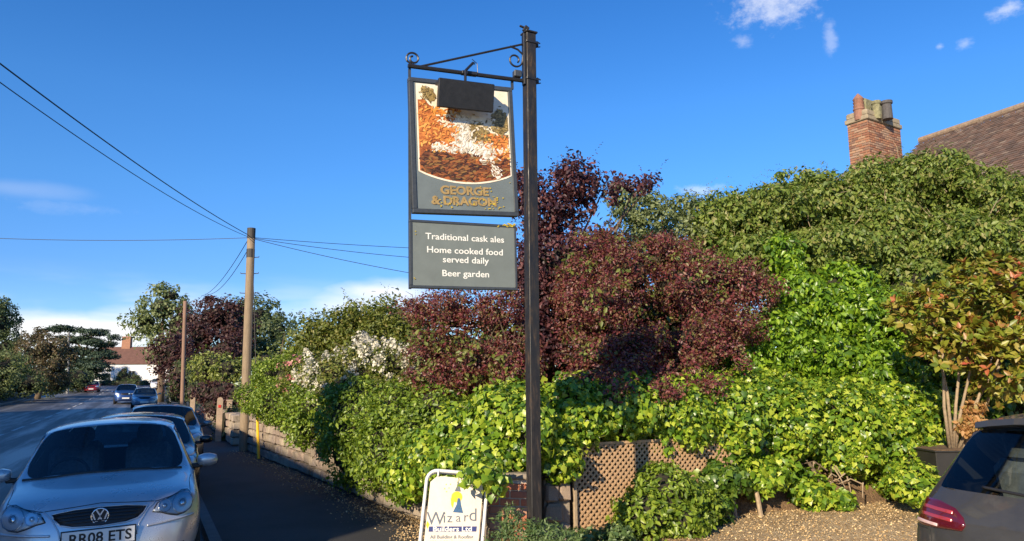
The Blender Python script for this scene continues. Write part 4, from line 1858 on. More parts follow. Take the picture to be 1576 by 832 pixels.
start = ra - dirr * .05
for r in range(nrow):
    for c in range(ncol):
        x = (c + (.5 if r % 2 else 0)) * TW
        p0 = start + dirr * x + down * (r * TG) - o
        lift = .018 + rr.uniform(-.004, .008)
        g_ = TW * .97
        q = [p0 + up_ * .0, p0 + dirr * g_, p0 + dirr * g_ + down * (TG * 1.35) + up_ * lift, p0 + down * (TG * 1.35) + up_ * (lift + rr.uniform(-.004, .004))]
        vs = [bm.verts.new(v) for v in q]
        lo = [bm.verts.new(q[3] - up_ * TT), bm.verts.new(q[2] - up_ * TT)]
        bm.faces.new(vs)
        bm.faces.new((vs[3], vs[2], lo[1], lo[0]))
roof = bm_obj('roof', bm, 'roof_tiles', hroot)
tag(roof, kind='stuff')
bm = new()
n_r = int(Lr / .32)
simple('ridge_tile', (0.27, 0.2, 0.14), .9, noise=.35, nscale=12, bmp=.3)
for k in range(n_r):
    a = start + dirr * (k * .32) - o
    b = a + dirr * .31
    bmr = new()
    tube(bmr, [a + Vector((0, 0, .02)), b + Vector((0, 0, .02))], .09, 10)
    bm_obj('ridge_tile', bmr, 'ridge_tile', roof)
bm.free()
# solid body of the house below the roof
bm = new()
back = -nrm
zc = rz
pts = []
for e in (0.05, Lr - .3):
    a = start + dirr * e
    pts.append([a - o - Vector((0, 0, .10)), a + nrm * 4.2 - Vector((0, 0, 4.2 * math.tan(pitch_) + .10)) - o, a + nrm * 4.2 - o - Vector((0, 0, zc)), a - nrm * 4.2 - o - Vector((0, 0, zc)), a - nrm * 4.2 - Vector((0, 0, 4.2 * math.tan(pitch_) + .10)) - o])
va = [[bm.verts.new(v) for v in row] for row in pts]
bm.faces.new(va[0])
bm.faces.new(va[1])
for i in range(5):
    bm.faces.new((va[0][i], va[0][(i + 1) % 5], va[1][(i + 1) % 5], va[1][i]))
bm_obj('wall', bm, 'brick_far', hroot)
# ================================================================== vegetation
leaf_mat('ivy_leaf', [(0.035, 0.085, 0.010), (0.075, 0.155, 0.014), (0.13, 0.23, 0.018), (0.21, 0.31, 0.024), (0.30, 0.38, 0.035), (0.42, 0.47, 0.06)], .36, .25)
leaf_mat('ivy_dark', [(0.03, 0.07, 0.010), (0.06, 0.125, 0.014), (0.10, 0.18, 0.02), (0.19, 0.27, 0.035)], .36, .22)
leaf_mat('privet_leaf', [(0.06, 0.10, 0.012), (0.11, 0.18, 0.018), (0.18, 0.26, 0.026), (0.27, 0.34, 0.045)], .42, .3)
leaf_mat('climber_leaf', [(0.05, 0.11, 0.012), (0.10, 0.20, 0.016), (0.17, 0.29, 0.02), (0.27, 0.39, 0.03)], .36, .3)
leaf_mat('hedge_leaf', [(0.06, 0.10, 0.02), (0.10, 0.155, 0.026), (0.15, 0.21, 0.036), (0.20, 0.255, 0.05), (0.24, 0.22, 0.08)], .5, .3)
leaf_mat('copper_leaf', [(0.02, 0.010, 0.016), (0.045, 0.018, 0.024), (0.08, 0.03, 0.035), (0.15, 0.055, 0.05)], .5, .2, (2.4, .7, .7, 1))
leaf_mat('barberry_leaf', [(0.055, 0.022, 0.03), (0.11, 0.032, 0.042), (0.18, 0.042, 0.048), (0.20, 0.07, 0.055), (0.16, 0.09, 0.045), (0.14, 0.15, 0.04)], .45, .3, (2.0, .7, .6, 1))
leaf_mat('greygreen_leaf', [(0.09, 0.12, 0.05), (0.15, 0.19, 0.08), (0.23, 0.27, 0.13)], .55, .3)
leaf_mat('olive_leaf', [(0.06, 0.085, 0.016), (0.11, 0.14, 0.024), (0.16, 0.19, 0.034), (0.2, 0.18, 0.05)], .5, .3)
leaf_mat('photinia_leaf', [(0.09, 0.13, 0.015), (0.14, 0.18, 0.018), (0.19, 0.22, 0.022), (0.23, 0.25, 0.03), (0.28, 0.28, 0.045), (0.28, 0.22, 0.04), (0.28, 0.13, 0.045)], .42, .25, (1.6, 1.1, .6, 1), .5)
leaf_mat('white_flower', [(0.56, 0.53, 0.40), (0.69, 0.66, 0.54), (0.76, 0.74, 0.63)], .7, .25, (1, 1, .95, 1))
leaf_mat('pink_flower', [(0.6, 0.28, 0.25), (0.7, 0.42, 0.36), (0.62, 0.2, 0.2)], .7, .25, (1, .9, .9, 1))
leaf_mat('hebe_leaf', [(0.06, 0.11, 0.035), (0.10, 0.16, 0.05), (0.16, 0.22, 0.08)], .5, .25)
leaf_mat('strap_leaf', [(0.04, 0.09, 0.03), (0.08, 0.14, 0.05), (0.14, 0.2, 0.08)], .35, .2)
leaf_mat('far_green', [(0.05, 0.075, 0.03), (0.085, 0.12, 0.045), (0.13, 0.165, 0.065)], .6, .25)
leaf_mat('far_light', [(0.10, 0.13, 0.05), (0.16, 0.2, 0.075), (0.25, 0.29, 0.12)], .6, .3)
leaf_mat('far_purple', [(0.03, 0.014, 0.016), (0.06, 0.024, 0.024), (0.09, 0.04, 0.03)], .6, .2, (2, .8, .7, 1))
leaf_mat('far_rust', [(0.075, 0.07, 0.03), (0.13, 0.085, 0.045), (0.10, 0.11, 0.04)], .6, .25)
leaf_mat('cedar_needle', [(0.03, 0.055, 0.035), (0.05, 0.085, 0.05), (0.075, 0.115, 0.07)], .7, .15)
leaf_mat('lime_leaf', [(0.12, 0.16, 0.03), (0.2, 0.24, 0.05), (0.28, 0.3, 0.09)], .5, .3)

# ---------------------------------------------------------------- ivy over the wall corner, left of the post
IVL = [blob(780, 640, 8.3, 58, 42, .5), blob(730, 665, 8.6, 56, 42, .5), blob(680, 700, 9.2, 48, 40, .45), blob(745, 705, 8.0, 58, 40, .36),
       blob(812, 662, 8.0, 36, 46, .36), blob(695, 722, 8.7, 42, 32, .36), blob(640, 725, 9.7, 36, 34, .4), blob(800, 615, 8.6, 40, 22, .4),
       blob(742, 727, 7.05, 20, 11, .1), blob(760, 738, 7.1, 12, 14, .08)]
t = plant('ivy', 'glossy green ivy mounded over the wall corner left of the sign post', 'ivy', IVL, (-.3, 8.4, gz(-.3, 8.4)))
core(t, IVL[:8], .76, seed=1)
foliage('foliage', t, IVL, 'ivy_leaf', 175, .12, 13, .058, 'ivy', 21, svar=.42, droop=.8, up=.15, rnd=.5, shell=(.86, 1.02), sprig=3, slen=.22)
twigs(t, IVL[:8], 40, .2, .004, 'pale_bark', 31, .8)
# ---------------------------------------------------------------- ivy bank right of the post
IVR = [blob(880, 640, 8.7, 52, 55, .5), blob(860, 700, 8.25, 26, 34, .25), blob(950, 632, 9.1, 70, 46, .6), blob(1030, 640, 9.5, 70, 52, .6), blob(1110, 645, 9.9, 75, 55, .6),
       blob(1190, 645, 10.3, 75, 62, .65), blob(1270, 650, 10.6, 75, 66, .65), blob(1350, 660, 10.9, 75, 74, .65), blob(1405, 690, 11.0, 50, 66, .5),
       blob(1300, 690, 10.4, 55, 36, .4), blob(1385, 730, 10.6, 48, 32, .4), blob(1418, 722, 10.3, 34, 34, .3), blob(1404, 742, 9.5, 26, 28, .2), blob(1428, 752, 9.4, 18, 18, .15), blob(885, 596, 9.3, 30, 18, .3), blob(990, 592, 9.9, 34, 14, .3), blob(1080, 584, 10.4, 36, 16, .3), blob(1150, 588, 10.8, 40, 20, .3), blob(1160, 610, 11.0, 90, 40, .6), blob(1300, 610, 11.4, 90, 40, .6),
       blob(1000, 620, 10.2, 90, 40, .6), blob(1420, 640, 11.3, 40, 50, .5)]
t = plant('ivy', 'bright ivy blanket spilling over the bank right of the sign post', 'ivy', IVR, (3.0, 10.2, 0))
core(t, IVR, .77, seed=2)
twigs(t, IVR, 70, .2, .004, 'pale_bark', 32, .8)
foliage('foliage', t, bunch(IVR, 9, .34, 15), 'ivy_leaf', 70, .10, 10, .058, 'ivy', 123, svar=.42, droop=.9, up=.2, rnd=.5, shell=(.8, 1.05))
foliage('foliage', t, IVR, 'ivy_leaf', 125, .13, 13, .058, 'ivy', 23, svar=.42, droop=.9, up=.2, rnd=.6, shell=(.78, .96), sprig=2, slen=.2)
bm = new()
# ---------------------------------------------------------------- low ivy tufts and the bush in front of the trellis
FB = [blob(1022, 762, 8.5, 44, 40, .3), blob(990, 792, 8.3, 40, 36, .28), blob(1062, 772, 8.75, 34, 34, .28), blob(1050, 800, 8.4, 36, 30, .28), blob(1012, 734, 8.7, 26, 18, .2)]
t = plant('bush', 'round glossy green bush growing against the lattice trellis', 'bush', FB)
core(t, FB, .78, seed=4)
foliage('foliage', t, FB, 'privet_leaf', 190, .09, 12, .055, 'oval', 24, svar=.4, lumpy=.3, droop=.4, up=.3, shell=(.85, 1.03))
for i, (bl_, lb) in enumerate((([blob(1100, 765, 9.1, 24, 42, .2), blob(1115, 735, 9.2, 26, 30, .2), blob(1090, 790, 8.95, 20, 18, .15)], 'ivy tuft climbing the stake at the end of the trellis'),
                               ([blob(1165, 735, 9.6, 40, 26, .25), blob(1195, 720, 9.8, 26, 22, .25), blob(1150, 720, 9.6, 26, 20, .2)], 'pale green ivy tuft above the split stake'),
                               ([blob(1245, 755, 9.9, 28, 28, .25), blob(1285, 770, 9.9, 34, 14, .2), blob(1230, 735, 10.0, 22, 16, .2)], 'low ivy tuft sprawling on the brown bank'))):
    t = plant('ivy_tuft', lb, 'ivy', bl_)
    t['group'] = 'ivy tufts on the bank'
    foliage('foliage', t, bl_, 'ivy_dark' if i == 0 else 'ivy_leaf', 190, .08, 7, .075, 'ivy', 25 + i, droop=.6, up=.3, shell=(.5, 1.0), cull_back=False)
# ---------------------------------------------------------------- plants at the foot of the post
HB = [blob(800, 826, 5.9, 34, 26, .16), blob(785, 800, 6.0, 20, 20, .12), blob(838, 826, 5.85, 28, 24, .15), blob(770, 838, 5.9, 24, 20, .15), blob(860, 836, 5.8, 24, 20, .15)]
t = plant('hebe', 'grey-green bushy plant at the foot of the black post', 'shrub', HB)
foliage('foliage', t, HB, 'hebe_leaf', 420, .05, 10, .036, 'long', 31, droop=-.6, up=.7, shell=(.4, 1.0), cull_back=False)


def strap_plant(label, px, py, Y, n, L, seed, mat='strap_leaf', wid=.03):
    r = random.Random(seed)
    b = at(px, py, Y)
    b.z = gz(b.x, b.y)
    t = thing('strap_leaf_plant', label, 'plant', b, 0, 'strap-leaved plants')
    for k in range(n):
        a = r.uniform(0, 2 * math.pi)
        l = L * r.uniform(.6, 1.1)
        bm = new()
        rows = []
        for i in range(6):
            f = i / 5
            rad_ = l * (.15 + .55 * f) * f
            z = l * (.95 * f - .55 * f * f)
            w_ = wid * (1 - abs(2 * f - .9) ** 2) * 1.0 + .004
            c = Vector((math.cos(a) * rad_, math.sin(a) * rad_, z))
            sd = Vector((-math.sin(a), math.cos(a), .15)) * w_
            rows.append((bm.verts.new(c - sd), bm.verts.new(c + Vector((0, 0, -.006))), bm.verts.new(c + sd)))
        for p_, q_ in zip(rows, rows[1:]):
            bm.faces.new((p_[0], p_[1], q_[1], q_[0]))
            bm.faces.new((p_[1], p_[2], q_[2], q_[1]))
        bm_obj('leaf', bm, mat, t, smooth=True)


strap_plant('strap-leaved plant just right of the foot of the black post', 880, 830, 7.3, 20, .5, 3)
strap_plant('broad-leaved plant in front of the trellis corner', 930, 838, 7.3, 18, .42, 4, wid=.045)
FT = [blob(945, 822, 7.6, 30, 16, .2), blob(900, 830, 7.4, 26, 14, .2)]
t = plant('ground_cover', 'small leafy weeds along the foot of the trellis', 'weeds', FT)
foliage('foliage', t, FT, 'hebe_leaf', 300, .06, 7, .05, 'oval', 33, droop=-.2, up=.6, shell=(.3, 1), cull_back=False)

# ---------------------------------------------------------------- hedge over the stone wall, left
HL = [blob(560, 640, 12.0, 62, 55, .7), blob(500, 630, 13.8, 60, 42, .7), blob(440, 620, 16.5, 48, 30, .7), blob(405, 612, 18.2, 34, 22, .6),
      blob(480, 655, 13.6, 40, 28, .5), blob(540, 690, 12.2, 36, 50, .5), blob(575, 705, 11.2, 32, 45, .45), blob(620, 640, 11.0, 55, 46, .7), blob(600, 690, 10.6, 44, 46, .5), blob(650, 660, 10.3, 44, 44, .55), blob(625, 725, 10.1, 34, 36, .4), blob(670, 625, 10.4, 44, 32, .5), blob(450, 580, 17.5, 55, 30, .7), blob(530, 622, 13.2, 60, 30, .6)]
t = plant('hedge', 'fresh green hedge hanging over the stone wall beside the pavement', 'hedge', HL, (-3.6, 14.3, gz(-3.6, 14.3)))
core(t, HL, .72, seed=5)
twigs(t, HL, 90, .35, .005, 'bark', 33, .7)
foliage('foliage', t, HL, 'privet_leaf', 72, .16, 22, .052, 'oval', 41, svar=.4, lumpy=.3, droop=.4, up=.3, shell=(.84, 1.04), sprig=7, slen=.35)
# climbing rose: pink flowers at the far end of the hedge
PK = [blob(462, 565, 16.0, 26, 14, .3), blob(448, 588, 16.0, 18, 10, .3), blob(452, 610, 15.6, 12, 14, .2), blob(470, 575, 15.8, 20, 14, .3)]
t = plant('rose', 'pink flowering rose at the far end of the hedge', 'rose', PK)
foliage('foliage', t, PK, 'olive_leaf', 50, .12, 12, .06, 'oval', 42)
foliage('flower_heads', t, PK, 'pink_flower', 22, .07, 9, .05, 'petal', 43, up=.3, shell=(.95, 1.15))
# white flowering shrub
WF = [blob(520, 578, 13.2, 44, 30, .5), blob(565, 566, 13.0, 40, 32, .5), blob(602, 566, 12.6, 36, 28, .5), blob(550, 598, 12.6, 55, 26, .5), blob(610, 606, 11.9, 40, 26, .5), blob(490, 570, 13.8, 24, 26, .4)]
t = plant('flowering_shrub', 'shrub covered in white flower clusters behind the hedge', 'shrub', WF)
core(t, WF, .7, seed=6)
foliage('foliage', t, WF, 'olive_leaf', 55, .15, 14, .062, 'oval', 44)
WF2 = [WF[0], WF[1], WF[2], WF[5], blob(560, 545, 13.5, 52, 20, .4)]
foliage('flower_heads', t, WF2, 'white_flower', 24, .08, 26, .038, 'petal', 45, up=.3, rnd=.8, shell=(1.0, 1.3), flat=1.6, lumpy=.35)
twigs(t, WF2, 60, .4, .005, 'bark', 34)
WF3 = [WF[3], WF[4]]
foliage('flower_heads', t, WF3 + [blob(640, 585, 12.4, 40, 26, .4), blob(500, 600, 13.9, 40, 20, .4)], 'white_flower', 7, .08, 16, .034, 'petal', 46, up=.3, rnd=.8, shell=(1.0, 1.12))
# garden trees behind
GB = [blob(500, 525, 18.5, 40, 44, .9), blob(545, 505, 18.0, 42, 42, .9), blob(595, 505, 17.5, 42, 42, .9), blob(635, 520, 17, 34, 42, .8), blob(470, 550, 19, 36, 34, .9), blob(560, 550, 17.5, 60, 50, .9), blob(640, 570, 16, 45, 50, .9)]
t = plant('garden_tree', 'olive green bushy tree behind the white flowering shrub', 'tree', GB)
core(t, GB, .48, seed=7)
foliage('crown', t, GB, 'olive_leaf', 20, .22, 18, .085, 'oval', 147, droop=-.3, up=.5, flat=1.4, shell=(.5, .75))
GBS = bunch(GB, 10, .34, 9)
foliage('crown', t, GBS, 'olive_leaf', 26, .2, 16, .085, 'oval', 47, droop=-.3, up=.5, flat=1.4, shell=(.75, 1.1), sprig=3, slen=.6)
limbs(t, 'trunk', (GB[1][0], GB[1][1], 0), [b[:3] for b in GB[:5]], .11)

# ---------------------------------------------------------------- purple shrubs and the copper tree
CT = [blob(850, 330, 12.6, 52, 60, 1.0), blob(815, 300, 12.6, 26, 48, .8), blob(880, 285, 12.6, 46, 36, .8), blob(925, 300, 12.6, 40, 26, .7), blob(830, 430, 12.4, 60, 90, 1.0), blob(870, 420, 12.2, 60, 80, 1.0),
      blob(975, 292, 12.6, 28, 16, .5), blob(820, 540, 12.0, 60, 70, .9), blob(925, 372, 12.2, 40, 26, .8), blob(1000, 285, 12.6, 16, 8, .3)]
t = plant('copper_tree', 'dark purple-leaved tree rising behind the sign post', 'tree', CT, (CT[4][0], CT[4][1], 0))
core(t, [CT[4], CT[5], CT[8]], .55, seed=8)
foliage('crown', t, CT[:2] + CT[4:6] + CT[7:8] + CT[2:3], 'copper_leaf', 17, .2, 20, .072, 'oval', 151, droop=.5, shell=(.35, .8))
CTS = bunch(CT, 6, .42, 8)
foliage('crown', t, CTS + CT[4:6], 'copper_leaf', 26, .15, 14, .072, 'oval', 51, droop=.5, shell=(.5, 1.1), lumpy=.2, sprig=2.5, slen=.45)
limbs(t, 'trunk', (CT[4][0], CT[4][1], 0), [b[:3] for b in CT], .10)
BR = [blob(960, 425, 10.9, 70, 52, .8), blob(920, 470, 10.6, 60, 60, .8), blob(1050, 440, 11.1, 80, 56, .8), blob(1140, 445, 11.3, 55, 44, .7), blob(960, 530, 10.4, 80, 56, .7), blob(1050, 530, 10.7, 80, 52, .7),
      blob(905, 555, 10.2, 42, 40, .5), blob(1110, 500, 11.0, 60, 45, .6), blob(930, 390, 11.3, 55, 36, .7), blob(1020, 400, 11.5, 60, 36, .7), blob(890, 440, 11.0, 36, 50, .6)]
t = plant('barberry_shrub', 'broad wine-red shrub right of the post above the ivy', 'shrub', BR, (BR[5][0], BR[5][1] + .3, 0))
core(t, BR, .5, seed=9)
foliage('foliage', t, BR, 'barberry_leaf', 26, .16, 24, .046, 'small', 152, droop=.3, rnd=.8, shell=(.5, .68), flat=.8)
BRS = bunch(BR + [blob(960, 580, 9.3, 60, 32, .4), blob(1045, 576, 9.8, 60, 32, .4), blob(900, 596, 9.0, 36, 28, .3), blob(942, 606, 8.7, 40, 20, .22), blob(1012, 604, 9.05, 44, 20, .22), blob(1090, 598, 9.5, 36, 20, .22), blob(1120, 548, 10.3, 44, 30, .4)], 7, .34, 4)
foliage('foliage', t, BRS, 'barberry_leaf', 42, .14, 36, .038, 'small', 52, svar=.4, droop=.3, rnd=.8, shell=(.75, 1.1), flat=.7, lumpy=.25, sprig=9, slen=.4)
limbs(t, 'stems', (BR[5][0], BR[5][1] + .4, .6), [b[:3] for b in BR], .05)
twigs(t, BR, 130, .4, .006, 'bark', 35, .6)
foliage('green_shoots', t, BR, 'olive_leaf', 4, .14, 14, .06, 'oval', 57, droop=.4, shell=(.85, 1.08))
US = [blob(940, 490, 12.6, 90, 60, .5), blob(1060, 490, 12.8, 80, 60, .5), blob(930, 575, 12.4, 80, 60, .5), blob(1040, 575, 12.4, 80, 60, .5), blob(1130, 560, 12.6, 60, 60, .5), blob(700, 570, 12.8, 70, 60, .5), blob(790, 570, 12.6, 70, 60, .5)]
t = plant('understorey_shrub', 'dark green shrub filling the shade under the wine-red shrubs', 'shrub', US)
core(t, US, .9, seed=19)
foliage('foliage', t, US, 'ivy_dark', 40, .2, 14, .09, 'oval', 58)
BL = [blob(700, 485, 11.4, 55, 44, .6), blob(760, 495, 11.2, 55, 52, .6), blob(665, 540, 11.2, 45, 40, .6), blob(730, 560, 10.6, 62, 42, .6), blob(790, 560, 10.2, 40, 50, .5), blob(650, 480, 11.8, 34, 26, .5), blob(680, 590, 10.6, 50, 30, .5)]
t = plant('barberry_shrub', 'wine-red shrub below the menu board, left of the post', 'shrub', BL, (BL[3][0], BL[3][1] + .3, 0))
core(t, BL, .42, seed=10)
twigs(t, BL, 110, .4, .006, 'bark', 36, .6)
foliage('foliage', t, BL, 'barberry_leaf', 24, .16, 26, .046, 'small', 153, droop=.3, rnd=.8, shell=(.5, .72), flat=.8)
BLS = bunch(BL, 7, .34, 5)
foliage('foliage', t, BLS, 'barberry_leaf', 40, .14, 34, .038, 'small', 53, svar=.4, droop=.3, rnd=.8, shell=(.75, 1.12), flat=.7, lumpy=.25, sprig=9, slen=.4)
foliage('green_shoots', t, BL[2:5] + BL[6:], 'olive_leaf', 12, .15, 14, .07, 'oval', 54, droop=.4, shell=(.8, 1.08))

# ---------------------------------------------------------------- grey-green small tree against the sky
GG = [blob(985, 325, 14.5, 40, 26, .7), blob(1015, 350, 14.5, 36, 34, .7), blob(960, 300, 14.5, 26, 14, .5), blob(1055, 320, 14.3, 26, 22, .6), blob(1000, 380, 14.3, 50, 30, .8), blob(1050, 370, 14.0, 36, 36, .8)]
t = plant('small_tree', 'airy grey-green small tree between the purple tree and the big hedge', 'tree', GG, (GG[1][0], GG[1][1], 0))
foliage('crown', t, GG, 'greygreen_leaf', 36, .18, 20, .075, 'oval', 55, shell=(.4, 1.15), sprig=6, slen=.4)
limbs(t, 'trunk', (GG[1][0], GG[1][1], 0), [b[:3] for b in GG], .05, 'pale_bark')
# ---------------------------------------------------------------- big hedge below the house
HR = [blob(1110, 345, 13.6, 50, 44, .9), blob(1175, 330, 13.8, 70, 52, 1.0), blob(1250, 315, 14.0, 70, 58, 1.0), blob(1330, 315, 14.0, 75, 66, 1.0), blob(1395, 290, 14.0, 56, 58, 1.0), blob(1445, 282, 13.8, 48, 48, 1.0),
      blob(1500, 318, 13.6, 56, 58, 1.0), blob(1560, 338, 13.4, 60, 58, 1.0), blob(1150, 400, 13.2, 70, 50, .9), blob(1260, 400, 13.3, 90, 60, 1.0), blob(1370, 380, 13.3, 90, 70, 1.0), blob(1480, 380, 13.0, 90, 70, 1.0),
      blob(1580, 400, 12.8, 70, 80, 1.0), blob(1090, 400, 13.4, 50, 40, .8), blob(1640, 385, 12.8, 70, 80, 1.0), blob(1420, 450, 12.4, 90, 60, .8), blob(1560, 480, 12.2, 80, 80, .8), blob(1700, 430, 12.5, 90, 120, 1.0)]
t = plant('tall_hedge', 'tall broad-leaved green hedge below the brick chimney', 'hedge', HR, (HR[9][0], HR[9][1], 0))
core(t, HR, .55, seed=11)
foliage('foliage', t, HR, 'hedge_leaf', 34, .2, 20, .074, 'heart', 161, droop=1.0, up=.3, rnd=.6, shell=(.55, .72))
HRS = bunch(HR, 9, .31, 6)
foliage('foliage', t, HRS, 'hedge_leaf', 36, .17, 22, .074, 'oval', 61, svar=.4, droop=1.0, up=.3, rnd=.55, shell=(.82, 1.06), lumpy=.2, sprig=3.5, slen=.5)
twigs(t, HR[:12], 120, .45, .006, 'pale_bark', 37, .75)
sp = [b for b in HR[:8]]
foliage('flower_spikes', t, sp, 'olive_leaf', 5, .10, 16, .05, 'long', 62, droop=-1.5, up=.5, shell=(1.0, 1.12), flat=1.8)
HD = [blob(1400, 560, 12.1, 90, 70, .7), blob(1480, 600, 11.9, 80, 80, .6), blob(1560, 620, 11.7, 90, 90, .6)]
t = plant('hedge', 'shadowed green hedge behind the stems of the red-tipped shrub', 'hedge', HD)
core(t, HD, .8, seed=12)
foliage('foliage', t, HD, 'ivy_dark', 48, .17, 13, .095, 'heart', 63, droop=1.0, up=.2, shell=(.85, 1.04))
# bright climber in front of it
CB = [blob(1205, 395, 12.3, 34, 34, .4), blob(1225, 455, 12.0, 55, 44, .6), blob(1195, 510, 11.7, 50, 44, .6), blob(1280, 490, 11.9, 70, 50, .6), blob(1340, 510, 11.8, 60, 60, .6), blob(1255, 550, 11.5, 80, 42, .6), blob(1340, 565, 11.5, 70, 40, .6),
      blob(1160, 560, 11.4, 50, 36, .5), blob(1390, 520, 11.8, 40, 50, .5), blob(1300, 440, 12.2, 55, 36, .5)]
t = plant('climber', 'bright yellow-green climber between the wine-red shrub and the red-tipped shrub', 'climber', CB, (CB[3][0], CB[3][1], 0))
core(t, CB, .55, seed=13)
foliage('foliage', t, CB, 'climber_leaf', 46, .16, 15, .080, 'oval', 164, droop=1.0, up=.15, rnd=.5, shell=(.56, .78))
CBS = bunch(CB, 9, .33, 7)
foliage('foliage', t, CBS, 'climber_leaf', 48, .14, 13, .080, 'oval', 64, svar=.4, droop=1.0, up=.15, rnd=.5, shell=(.82, 1.05), lumpy=.26, sprig=3, slen=.3)

# ---------------------------------------------------------------- red-tipped shrub in the planter
PH = [blob(1440, 480, 9.6, 62, 40, .5), blob(1510, 460, 9.5, 70, 46, .55), blob(1560, 490, 9.4, 60, 60, .55), blob(1470, 530, 9.5, 64, 36, .5), blob(1540, 560, 9.4, 56, 56, .5), blob(1520, 425, 9.6, 56, 26, .4), blob(1630, 520, 9.4, 70, 80, .6), blob(1405, 490, 9.6, 34, 20, .35)]
t = plant('photinia', 'red-tipped shrub with bare pale stems growing from the black planter', 'shrub', PH, (PL.location.x - .15, 10.0, H1 + .01))
rng = np.random.default_rng(70)
P, O = clump_points(rng, PH, 30, .12, 2, shell=(.6, 1.04), cull_back=False)
# rosettes: leaves radiate from each shoot tip
m = len(P)
per = 9
ax = norm(O + np.array([0, 0, .9]) + .4 * rng.normal(size=(m, 3)))
idx = np.repeat(np.arange(m), per)
rd = rdir(rng, len(idx))
A = ax[idx]
rd = norm(rd - A * np.sum(rd * A, axis=1, keepdims=True))
D = norm(rd + A * rng.uniform(.1, .9, (len(idx), 1)))
Nn = norm(A - D * np.sum(A * D, axis=1, keepdims=True) + .25 * rng.normal(size=(len(idx), 3)))
leaf_mat('photinia_tip', [(0.30, 0.20, 0.04), (0.36, 0.17, 0.05), (0.40, 0.12, 0.05), (0.42, 0.09, 0.06)], .45, .25, (1.6, 1.0, .7, 1))
tipm = ((O[:, 2] > .0) & (rng.random(m) < .2))[idx]
leaf_mesh('red_tips', (P[idx] + A * .04)[tipm], Nn[tipm], (D + A * .5)[tipm], .10 * rng.uniform(.6, 1.1, int(tipm.sum())), 'oval', 'photinia_tip', t, t.location)
leaf_mesh('foliage', P[idx] + D * .01 - A * rng.uniform(0, .05, (len(idx), 1)), Nn, D, .112 * rng.uniform(.6, 1.2, len(idx)), 'oval', 'photinia_leaf', t, t.location)
r_ = random.Random(3)
for px0, px1, py1 in ((1462, 1452, 560), (1470, 1490, 585), (1475, 1512, 590), (1478, 1525, 580), (1468, 1478, 555), (1482, 1545, 540), (1466, 1440, 520)):
    a = at(px0, 690, 9.9)
    a.z = H1 + .0
    b = at(px1, py1, 9.65)
    bm = new()
    o_ = Vector(t.location)
    mid = a.lerp(b, .5) + Vector((r_.uniform(-.06, .06), r_.uniform(-.04, .04), 0))
    top_ = b + (b - a) * .45
    tube(bm, [a - o_, mid - o_, b - o_, top_ - o_], [.026, .02, .016, .008], 7)
    bm_obj('stem', bm, 'pale_bark', t, smooth=True)
DF = [blob(1495, 650, 9.75, 20, 24, .15), blob(1500, 625, 9.75, 14, 14, .12)]
t = plant('dry_shrub', 'small faded orange-brown shrub among the pale stems in the planter', 'shrub', DF, (DF[0][0], DF[0][1], H1 + .01))
leaf_mat('dry_leaf', [(0.3, 0.14, 0.05), (0.42, 0.24, 0.09), (0.35, 0.2, 0.08), (0.25, 0.2, 0.06)], .6, .3)
foliage('foliage', t, DF, 'dry_leaf', 260, .06, 6, .065, 'oval', 72, shell=(.3, 1), cull_back=False)

# ---------------------------------------------------------------- trees and shrubs farther along the right side of the road


def far_tree(name, label, blobs, mat, dens, cr, per, size, seed, trunk=.16, cat='tree', group=None, corek=.5, shell=(.6, 1.08), **kw):
    b0 = min(blobs, key=lambda b: b[2] - b[5])
    t = plant(name, label, cat, blobs, (b0[0], b0[1], gz(b0[0], b0[1])), group)
    if corek:
        core(t, blobs, corek, seed=seed)
    foliage('crown' if trunk else 'foliage', t, blobs, mat, dens, cr, per, size, kw.pop('shape', 'small'), seed, shell=shell, **kw)
    if trunk:
        limbs(t, 'trunk', (b0[0], b0[1], gz(b0[0], b0[1]) - .2), [b[:3] for b in blobs], trunk, seed=seed)
    return t


G = 'trees beyond the telegraph pole'
far_tree('tall_tree', 'tall pale green tree left of the thin reddish pole', [blob(250, 475, 62, 34, 30, 2), blob(225, 495, 62, 24, 22, 1.6), blob(275, 500, 62, 26, 34, 1.6), blob(252, 530, 62, 22, 24, 1.4), blob(262, 455, 62, 24, 14, 1.2)], 'far_light', 1.6, .75, 40, .26, 81, .3, group=G)
far_tree('copper_beech', 'dark purple tree just left of the telegraph pole', [blob(330, 490, 48, 42, 32, 2), blob(360, 500, 48, 30, 34, 1.6), blob(310, 520, 47, 34, 34, 1.8), blob(350, 540, 46, 40, 30, 1.8)], 'far_purple', 2.6, .55, 40, .19, 82, .25, group=G)
far_tree('plum_tree', 'purple-red round tree over the parked cars at the kerb', [blob(272, 540, 42, 32, 26, 1.5), blob(258, 556, 42, 20, 20, 1.1), blob(292, 560, 41, 26, 30, 1.3), blob(285, 590, 40, 20, 22, 1.1)], 'far_purple', 3.2, .5, 40, .16, 83, .16, group=G)
far_tree('ash_tree', 'loose blue-green tree right of the telegraph pole', [blob(370, 480, 58, 30, 24, 2), blob(400, 490, 56, 36, 30, 2), blob(425, 510, 55, 26, 28, 1.6), blob(385, 530, 55, 36, 34, 2), blob(415, 545, 54, 34, 30, 1.8)], 'far_green', 1.7, .7, 36, .24, 84, .24, group=G)
far_tree('birch_tree', 'thin open tree between the blue-green tree and the olive tree', [blob(440, 500, 50, 16, 18, 1), blob(447, 530, 48, 18, 22, 1), blob(436, 550, 48, 20, 22, 1)], 'far_green', 1.8, .5, 26, .2, 85, .12, group=G, corek=0)
far_tree('lime_shrub', 'yellow-green shrub low between the two poles', [blob(330, 562, 30, 30, 22, .9), blob(355, 570, 29, 26, 22, .8), blob(315, 575, 30, 18, 20, .6)], 'lime_leaf', 8, .28, 26, .11, 86, 0, 'shrub', corek=.7)
